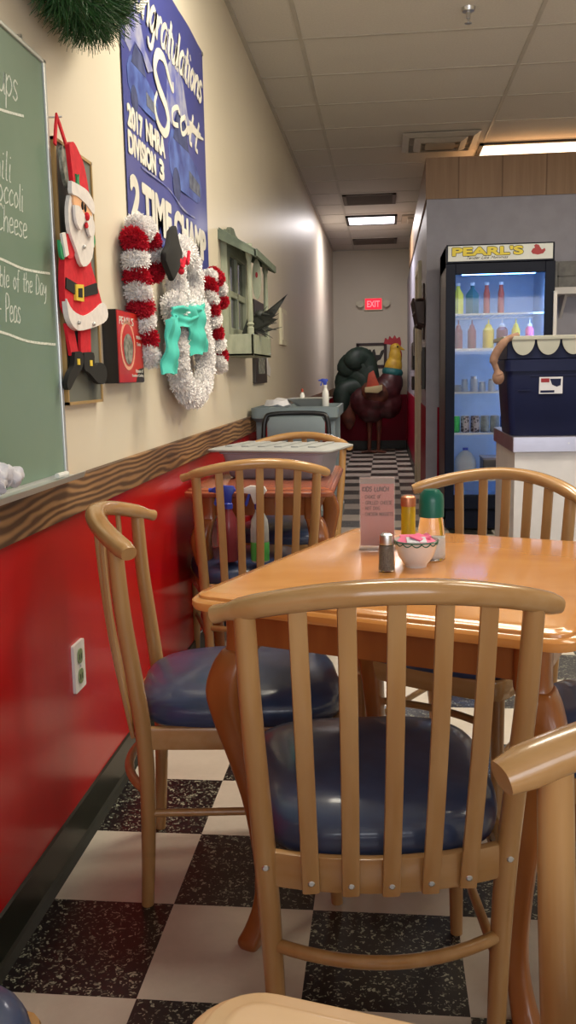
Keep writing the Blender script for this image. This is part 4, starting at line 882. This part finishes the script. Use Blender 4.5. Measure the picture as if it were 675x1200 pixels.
for cx, s_ in ((.48, 1), (.65, -1)):
    mb.ext([(cx+s_*a*.85, 1.30+b*.85) for a, b in ((-.10, .12), (-.12, .20), (-.06, .17), (-.03, .10), (.03, .10), (.05, .20), (.08, .19), (.10, .15), (.08, .08), (.04, .02), (.02, -.05), (.0, .0), (-.05, .02))], YB-.018, YB-.015, 'y')
build('silhouettes', mb, 'dark', pp, False)
# rooster statue
t = root('rooster_statue', 'large painted rooster statue standing at the corridor end', 'statue', (.6, 12.9, 0))
Y = 12.9
def rem(o, s_=.02):
    md = o.modifiers.new('remesh', 'REMESH'); md.mode = 'VOXEL'; md.voxel_size = s_; md.use_smooth_shade = True; return o
Rx = lambda a: Matrix.Rotation(D(a), 4, 'Y')
rem(build('body', MB().blob((.74, Y, .86), (.24, .20, .22), Rx(-20)).blob((.62, Y, .76), (.26, .21, .20)).blob((.84, Y, .98), (.17, .16, .20)).blob((.56, Y, .60), (.20, .16, .18)).blob((.80, Y, .70), (.20, .17, .22)).blob((.46, Y, .74), (.22, .16, .22)), 'rmaroon', t))
rem(build('neck', MB().blob((.87, Y, 1.20), (.125, .11, .16), Rx(12)).blob((.90, Y, 1.34), (.095, .085, .15)).blob((.90, Y, 1.46), (.08, .07, .075)), 'ryellow', t), .015)
rem(build('neck_collar', MB().blob((.86, Y, 1.13), (.150, .14, .09), Rx(10)), 'rteal', t), .015)
build('comb', MB().ext(smoothp([(.74, 1.52), (.76, 1.60), (.80, 1.575), (.82, 1.625), (.86, 1.59), (.89, 1.635), (.92, 1.59), (.96, 1.61), (.98, 1.52), (.96, 1.48), (.88, 1.50), (.74, 1.52)], 3), Y-.03, Y+.03, 'y'), 'rred', t, True)
build('beak', MB().tube([(.96, Y, 1.46), (1.03, Y, 1.43)], [.03, .004], 8), 'ryellow', t)
build('wattle', MB().blob((.965, Y-.03, 1.37), (.025, .015, .06)).blob((.965, Y+.03, 1.37), (.025, .015, .06)), 'rred', t)
build('eye', MB().blob((.93, Y-.065, 1.475), (.013, .01, .013)), 'blackm', t)
for k, (x1, z1, w_, m_) in enumerate(((.36, 1.33, .11, 'rgreen'), (.27, 1.26, .11, 'rgreen'), (.21, 1.08, .10, 'rgreen'), (.17, .88, .09, 'rgreen'), (.24, .68, .08, 'rbrown'), (.44, 1.22, .09, 'rgreen'))):
    P = smoothp([(.56, Y, .82), (lerp(.56, x1, .5)+.03, Y, lerp(.84, z1, .75)+.06), (x1, Y+(k % 3-1)*.06, z1), (x1-.10+.03*k, Y+(k % 3-1)*.06, z1-.14-.05*k)], 5)
    build('tail_feather', MB().sweep(P, se(.07, w_*1.35, 12, 2), (0, 1, 0), [.7]+[1]*(len(P)-4)+[.9, .6, .2]), m_, t)
build('wing', MB().blob((.62, Y-.17, .86), (.20, .05, .15), Rx(20)), 'rbrown', t)
build('wing_patch', MB().ext([(.50, .93), (.53, 1.12), (.60, 1.16), (.66, 1.00), (.70, .90)], Y-.25, Y-.20, 'y'), 'rorange', t, True, .01)
build('wing_band', MB().ext([(.48, .86), (.48, .93), (.72, .96), (.72, .89), (.66, .85)], Y-.27, Y-.20, 'y'), 'rcream', t, True, .01)
for x in (.53, .66):
    l = build('leg', MB().tube([(x, Y, .52), (x+.01, Y, .30), (x, Y, .04)], [.06, .03, .024], 10, (1, 0, 0)), 'rbrown', t)
    f = MB()
    for a in (-35, 0, 35, 180): f.tube([(x, Y, .03), (x+.11*math.cos(D(a)), Y-.11*math.sin(D(a)), .012)], [.022, .010], 8)
    build('foot', f, 'rbrown', l)
# corridor right wall items
t = root('wall_basket', 'dark brown metal basket hung on the corridor wall', 'basket', (1.03, 7.95, 1.6))
f = MB()
for y_ in [7.65+.1*i for i in range(7)]: f.tube([(1.078, y_, 1.72), (.985, y_, 1.72), (1.02, y_, 1.52), (1.078, y_, 1.50)], .007, 6, (0, 1, 0))
for x, z in ((.985, 1.72), (1.0, 1.62), (1.02, 1.52)): f.tube([(x, 7.65, z), (x, 8.25, z)], .009, 6)
build('wire_frame', f, 'brownm', t); build('liner', MB().ext([(1.075, 1.70), (.995, 1.70), (1.025, 1.53), (1.075, 1.52)], 7.66, 8.24, 'y'), 'brownm', t, False)
build('hook_plate', MB().box((1.07, 7.82, 1.40), (1.083, 8.08, 1.86)), 'brownm', t, False, .005)
for i, (y0, y1, z0, z1) in enumerate(((7.62, 7.78, .99, 1.33), (9.55, 9.95, 1.30, 1.60), (10.2, 10.7, 1.15, 1.45), (10.3, 10.6, .93, 1.08))):
    t = root('framed_picture', ['narrow dark framed picture below the wall basket', 'upper dark picture on corridor wall past the door', 'middle dark picture on corridor wall past the door', 'lowest small dark picture on corridor wall past the door'][i], 'picture', (1.08, y0, z0))
    build('frame', MB().box((1.055, y0, z0), (1.08, y1, z1)), 'dark', t, False, .003); build('picture', MB().box((1.052, y0+.03, z0+.03), (1.055, y1-.03, z1-.03)), 'brownm', t, False)

# ------------------------------------------------------------------ fridge
FX0, FX1, FY, FB, FH = 1.172, 1.905, 6.5, 7.2, 1.985
t = root('display_fridge', 'tall black glass door drinks fridge with lit sign on top', 'fridge', ((FX0+FX1)/2, (FY+FB)/2, 0))
build('cabinet', MB().box((FX0, FY+.04, .08), (FX0+.035, FB, FH)).box((FX1-.035, FY+.04, .08), (FX1, FB, FH)).box((FX0, FB-.03, .08), (FX1, FB, FH)).box((FX0, FY+.04, 1.84), (FX1, FB, FH)).box((FX0, FY+.04, .08), (FX1, FB, .2)).box((FX0+.02, FY+.08, 0), (FX1-.02, FB-.02, .08)), 'frside', t, False)
build('liner', MB().box((FX0+.035, FB-.045, .2), (FX1-.035, FB-.03, 1.84)).box((FX0+.035, FY+.06, .2), (FX0+.040, FB-.03, 1.84)).box((FX1-.040, FY+.06, .2), (FX1-.035, FB-.03, 1.84)).box((FX0+.035, FY+.06, .2), (FX1-.035, FB-.03, .205)).box((FX0+.035, FY+.06, 1.835), (FX1-.035, FB-.03, 1.84)), 'frin', t, False)
sg = build('sign_panel', MB().box((FX0, FY-.01, 1.865), (FX1-.01, FY+.04, FH)), 'frblack', t, False)
sf = build('sign_face', MB().box((FX0+.012, FY-.013, 1.875), (FX1-.022, FY-.01, FH-.009)), 'signw', sg, False)
dr = build('door', MB().box((FX0, FY, .16), (FX0+.065, FY+.04, 1.862)).box((FX1-.065, FY, .16), (FX1, FY+.04, 1.862)).box((FX0+.065, FY, 1.79), (FX1-.065, FY+.04, 1.862)).box((FX0+.065, FY, .16), (FX1-.065, FY+.04, .26)), 'frblack', t, False, .004)
build('glass', MB().box((FX0+.06, FY+.015, .25), (FX1-.06, FY+.021, 1.80)), 'glass', dr, False)
build('handle', MB().box((FX1-.012, FY-.03, 1.32), (FX1+.012, FY-.006, 1.66)).box((FX1-.010, FY-.01, 1.34), (FX1, FY, 1.37)).box((FX1-.010, FY-.01, 1.60), (FX1, FY, 1.63)), 'cwhite', dr, False, .004)
build('base_grille', MB().box((FX0+.01, FY+.02, .02), (FX1-.01, FY+.06, .155)), 'frblack', t, False)
SP = lambda a, b, d: (FX0+.012+a, FY-.013-d, 1.875+b)
k1 = block_text("PEARL'S", .030, .036, .470, .054, SP, .02, .0008, .0065); build('lettering_outline', k1, 'blackm', sg, False)
k1 = block_text("PEARL'S", .030, .036, .470, .054, SP, .02, .0018, .0025); build('lettering', k1, 'yellow', sg, False)
build('script_line', hand_text('Tender Like Mommas', .12, .012, .017, SP, .28, .16, .0008, .3), 'dark', sg, False)
rr_ = MB()
for P in ([(.555, .05), (.565, .035), (.60, .028), (.635, .036), (.65, .055), (.645, .07), (.625, .06), (.615, .075), (.605, .092), (.585, .098), (.573, .088), (.58, .075), (.565, .068)],):
    rr_.ext([(FX0+.012+a, 1.875+b) for a, b in P], FY-.0142, FY-.013, 'y')
hn = build('hen_emblem', rr_, mat('emblem_red', (.42, .03, .04), .5), sg, False)
build('led_strip', MB().box((FX1-.060, FY+.055, .3), (FX1-.052, FY+.07, 1.75)).box((FX0+.1, FY+.055, 1.80), (FX1-.1, FY+.08, 1.812)), 'led', t, False)
area('fridge_lamp', ((FX0+FX1)/2, FY+.09, 1.80), (math.radians(-18), 0, 0), .5, .05, 2.6, (.13, .38, 1.0))
area('fridge_lamp', (FX1-.07, FY+.075, 1.0), (math.radians(90), 0, math.radians(30)), .03, 1.4, 2.4, (.13, .38, 1.0))
ZS = (.36, .695, .985, 1.29, 1.53)
for z in ZS:
    sh = MB().box((FX0+.04, FY+.10, z-.012), (FX1-.04, FY+.106, z)).box((FX0+.04, FB-.06, z-.012), (FX1-.04, FB-.054, z))
    for i in range(16): xx = lerp(FX0+.05, FX1-.05, i/15); sh.box((xx-.002, FY+.10, z-.006), (xx+.002, FB-.055, z-.002))
    build('wire_shelf', sh, 'white', t, False)
# contents
cg = 'soda cans on a fridge shelf'
def can(x, y, z, m_, label, grp):
    t = root('soda_can', label, 'can', (x, y, z), grp)
    build('can_body', MB().lathe((x, y, z), [(.024, 0), (.032, .007), (.032, .108), (.027, .118)], 18), m_, t)
    build('can_lid', MB().lathe((x, y, z+.118), [(.027, 0), (.027, .003), (.022, .001)], 18), 'metal', t)
m_g = mat('can_green', (.03, .42, .10), .3, metal=.3); m_b = mat('can_dark', (.05, .04, .05), .3, (.35, .33, .36), 60, lo=.5, hi=.55); m_s = mat('can_silver', (.22, .26, .28), .3, (.13, .16, .18), 30); m_u = mat('can_blue', (.04, .14, .55), .3)
for i, mm in enumerate((m_g, m_b, m_b, m_s, m_s, m_u, m_u, m_s, m_g)):
    can(FX0+.085+.069*i, FY+.16, ZS[1], mm, {m_g.name: 'green soda can on the fridge shelf', m_b.name: 'dark soda can on the fridge shelf', m_s.name: 'grey soda can on the fridge shelf', m_u.name: 'blue soda can on the fridge shelf'}[mm.name]+(', leftmost in the row' if i == 0 else ', right end hidden behind the navy tote' if i > 6 else ''), cg+' '+mm.name.replace('can_', '')+(' end' if i in (0, ) or i > 6 else ''))
for i, (mm, ty) in enumerate((('redl', 1), ('redl', 1), ('mustard', 0), ('redl', 0), ('mustard', 1), ('pink', 0))):
    x = FX0+.10+.095*i+(0.02 if i > 1 else 0); z = ZS[3]
    t = root('sauce_bottle', ['leftmost red squeeze bottle on the upper fridge shelf', 'second red squeeze bottle on the upper fridge shelf', 'first yellow bottle beside the red squeeze bottles in fridge', 'wide red bottle in the middle of the upper fridge shelf', 'yellow squeeze bottle right of the wide red one in fridge', 'pink bottle at the right of the upper fridge shelf'][i], 'bottle', (x, FY+.17, z))
    w_ = .040 if mm in ('redl', 'mustard') and not ty else .030
    build('bottle_body', MB().lathe((x, FY+.17, z), [(w_*.9, 0), (w_, .01), (w_, .125), (w_*.6, .145)], 16), mm, t)
    build('nozzle_cap', MB().lathe((x, FY+.17, z+.145), [(w_*.62, 0), (w_*.55, .015), (.006, .025), (.003, .055)], 12), mm if i < 2 else ('mustard' if mm == 'mustard' else 'white'), t)
for i in range(5):
    x = FX0+.09+.062*i; z = ZS[2]; hh = (.05, .09, .11, .07, .09)[i]; rr0 = (.038, .024, .028, .024, .026)[i]; y_ = FY+.16+.05*(i % 2)
    t = root('condiment_jar', ['low pale tub at the left of the middle fridge shelf', 'small clear jar beside the low tub in fridge', 'taller clear jar with metal lid in the middle of fridge shelf', 'short clear jar right of the tallest one in fridge', 'rightmost clear jar in the cluster on the fridge shelf'][i], 'jar', (x, y_, z))
    build('jar_body', MB().lathe((x, y_, z), [(rr0*.9, 0), (rr0, .006), (rr0, hh*.75), (rr0*.85, hh*.85)], 16), 'bottle' if i else 'tubl', t)
    build('lid', MB().lathe((x, y_, z+hh*.85), [(rr0*.88, 0), (rr0*.88, hh*.15), (.001, hh*.16)], 16), 'metal' if i else 'tubl', t)
x, y_, z = FX0+.16, FY+.19, ZS[0]
t = root('milk_jug', 'white plastic milk jug with blue cap low in the fridge', 'jug', (x, y_, z))
build('jug_body', MB().loft([[(x+a, y_+b, z+h) for a, b in se(w_, w_, 24, e)] for w_, h, e in ((.07, 0, 4), (.076, .01, 4), (.076, .11, 4), (.068, .15, 3), (.04, .185, 2.4), (.018, .20, 2), (.018, .21, 2))]), 'bottle', t)
build('cap', MB().lathe((x, y_, z+.205), [(.02, 0), (.02, .018), (.001, .019)]), 'blue', t)
t = root('food_container', 'dark covered container on the lowest fridge shelf', 'container', (FX0+.42, FY+.22, z))
build('box', MB().box((FX0+.28, FY+.12, z), (FX0+.52, FY+.36, z+.14)), 'frside', t, False, .01); build('lid', MB().box((FX0+.275, FY+.115, z+.14), (FX0+.525, FY+.365, z+.155)), 'tubg', t, False, .004)
for i, (mm, w_) in enumerate((('yellow', .05), ('rteal', .06), ('rorange', .03), ('rorange', .03))):  # bottles added in place of colours reflected in the door glass
    x = FX0+.10+.10*i; z = ZS[4]
    t = root('drink_bottle', ['yellow carton at the left on the top fridge shelf', 'teal carton on the top fridge shelf', 'orange bottle on the top fridge shelf beside teal carton', 'rightmost orange bottle on the top fridge shelf'][i], 'bottle', (x, FY+.22, z))
    build('bottle_body', MB().lathe((x, FY+.22, z), [(w_*.7, 0), (w_*.75, .01), (w_*.75, .14), (.014, .18), (.014, .2)], 14 if i > 1 else 4), mm, t); build('cap', MB().lathe((x, FY+.22, z+.2), [(.016, 0), (.016, .02)], 12), 'white', t)

# ------------------------------------------------------------------ counter, tote, shelf
CX, CY, CZ = 1.31, 4.08, .845
t = root('service_counter', 'white front counter with stainless steel top edge', 'counter', (2.2, 4.4, 0))
build('base_cabinet', MB().box((CX+.012, CY+.02, 0), (3.2, 4.78, CZ-.07)), 'cwhite', t, False)
build('steel_top', MB().box((CX, CY, CZ-.07), (3.2, 4.8, CZ)), 'silver', t, False, .004)
build('toe_kick', MB().box((CX+.015, CY+.005, 0), (3.2, CY+.02, .09)), 'base', t, False)
for xx in (1.40, 2.0, 2.6): build('rivet', MB().tube([(xx+.15, CY+.002, CZ-.03), (xx+.15, CY-.002, CZ-.03)], .004, 8, (1, 0, 0)), 'metal', t)
t = root('storage_tote', 'navy blue plastic tote with small sticker on the steel counter', 'tote', (1.54, 4.33, CZ))
rg = [(.235, .150, CZ), (.24, .155, CZ+.006), (.262, .175, CZ+.28), (.262, .175, CZ+.285), (.272, .185, CZ+.285), (.272, .185, CZ+.335), (.266, .179, CZ+.335), (.24, .15, CZ+.02)]
cxx, cyy = 1.545, 4.30
tb_ = build('tote_body', MB().loft([[(cxx+a, cyy+b, z) for a, b in rrect(-w, -d, w, d, .03, 4)] for w, d, z in rg]), 'navy', t)
build('grip_groove', MB().box((1.385, cyy-.1778, CZ+.262), (1.79, cyy-.172, CZ+.268)).box((1.335, cyy-.1755, CZ+.20), (1.385, cyy-.170, CZ+.204)), 'navy', t, False)
st_ = build('sticker', MB().box((1.425, cyy-.1775, CZ+.185), (1.525, cyy-.164, CZ+.258)), 'lab', t, False)
build('sticker_print', MB().box((1.432, cyy-.1785, CZ+.235), (1.468, cyy-.1775, CZ+.252)), 'rred', st_, False)
build('sticker_picture', MB().ext([(1.470, CZ+.250), (1.518, CZ+.250), (1.516, CZ+.222), (1.500, CZ+.215), (1.480, CZ+.224)], cyy-.1785, cyy-.1775, 'y').box((1.430, cyy-.1785, CZ+.190), (1.490, cyy-.1775, CZ+.200)), 'navy', st_, False)
t = root('awning_box', 'dark box with pale scalloped awning trim on top of tote', 'box', (1.545, 4.30, CZ+.336))
Z0 = CZ+.337
build('body', MB().box((1.285, cyy-.170, Z0), (1.805, cyy+.17, Z0+.085)), 'navy', t, False, .003)
build('top_rim', MB().box((1.265, cyy-.195, Z0+.083), (1.825, cyy+.19, Z0+.100)), 'scal', t, False, .003)
for k in range(5):
    xc = 1.352+.107*k
    build('scallop', MB().ext([(xc+.049*math.cos(PI+PI*i/14), Z0+.083+.066*math.sin(PI+PI*i/14)) for i in range(15)], cyy-.188, cyy-.180, 'y'), 'scal', t, False)
t = root('plush_toy', 'limp tan plush arm draped over the left end of tote', 'plush toy', (1.25, 4.15, 1.2))
build('arm', MB().tube(smoothp([(1.33, 4.13, 1.285), (1.285, 4.11, 1.27), (1.250, 4.10, 1.235), (1.225, 4.10, 1.185), (1.235, 4.10, 1.145), (1.247, 4.10, 1.11)], 4), [.014]*6+[.019]*8+[.013]*4+[.02, .024, .018], 10, (0, 1, 0)), 'tan', t)
build('paw', MB().blob((1.245, 4.10, 1.105), (.026, .022, .032)), 'tan', t)
t = root('wall_shelf', 'white shelf right of the fridge on the grey wall', 'shelf', (2.6, 7.3, 1.7))
build('board', MB().box((2.00, 7.10, 1.685), (3.3, YP, 1.735)), 'cwhite', t, False, .003)
for x in (2.1, 3.2): build('bracket', MB().ext([(YP, 1.685), (7.18, 1.685), (YP, 1.52)], x, x+.02), 'cwhite', t, False)
t = root('etched_panel', 'grey patterned panel standing on the white shelf', 'picture', (2.5, 7.25, 1.735))
build('panel', MB().box((2.03, 7.22, 1.736), (3.2, 7.235, 1.935)), mat('etched_grey', (.20, .20, .20), .5, (.12, .12, .13), 16), t, False)
mb = MB()
for k in range(7): mb.box((2.05+k*.16, 7.215, 1.745), (2.06+k*.16, 7.22, 1.925)); mb.box((2.05+k*.16, 7.215, 1.82), (2.18+k*.16, 7.22, 1.83))
build('pattern', mb, 'frside', t, False)
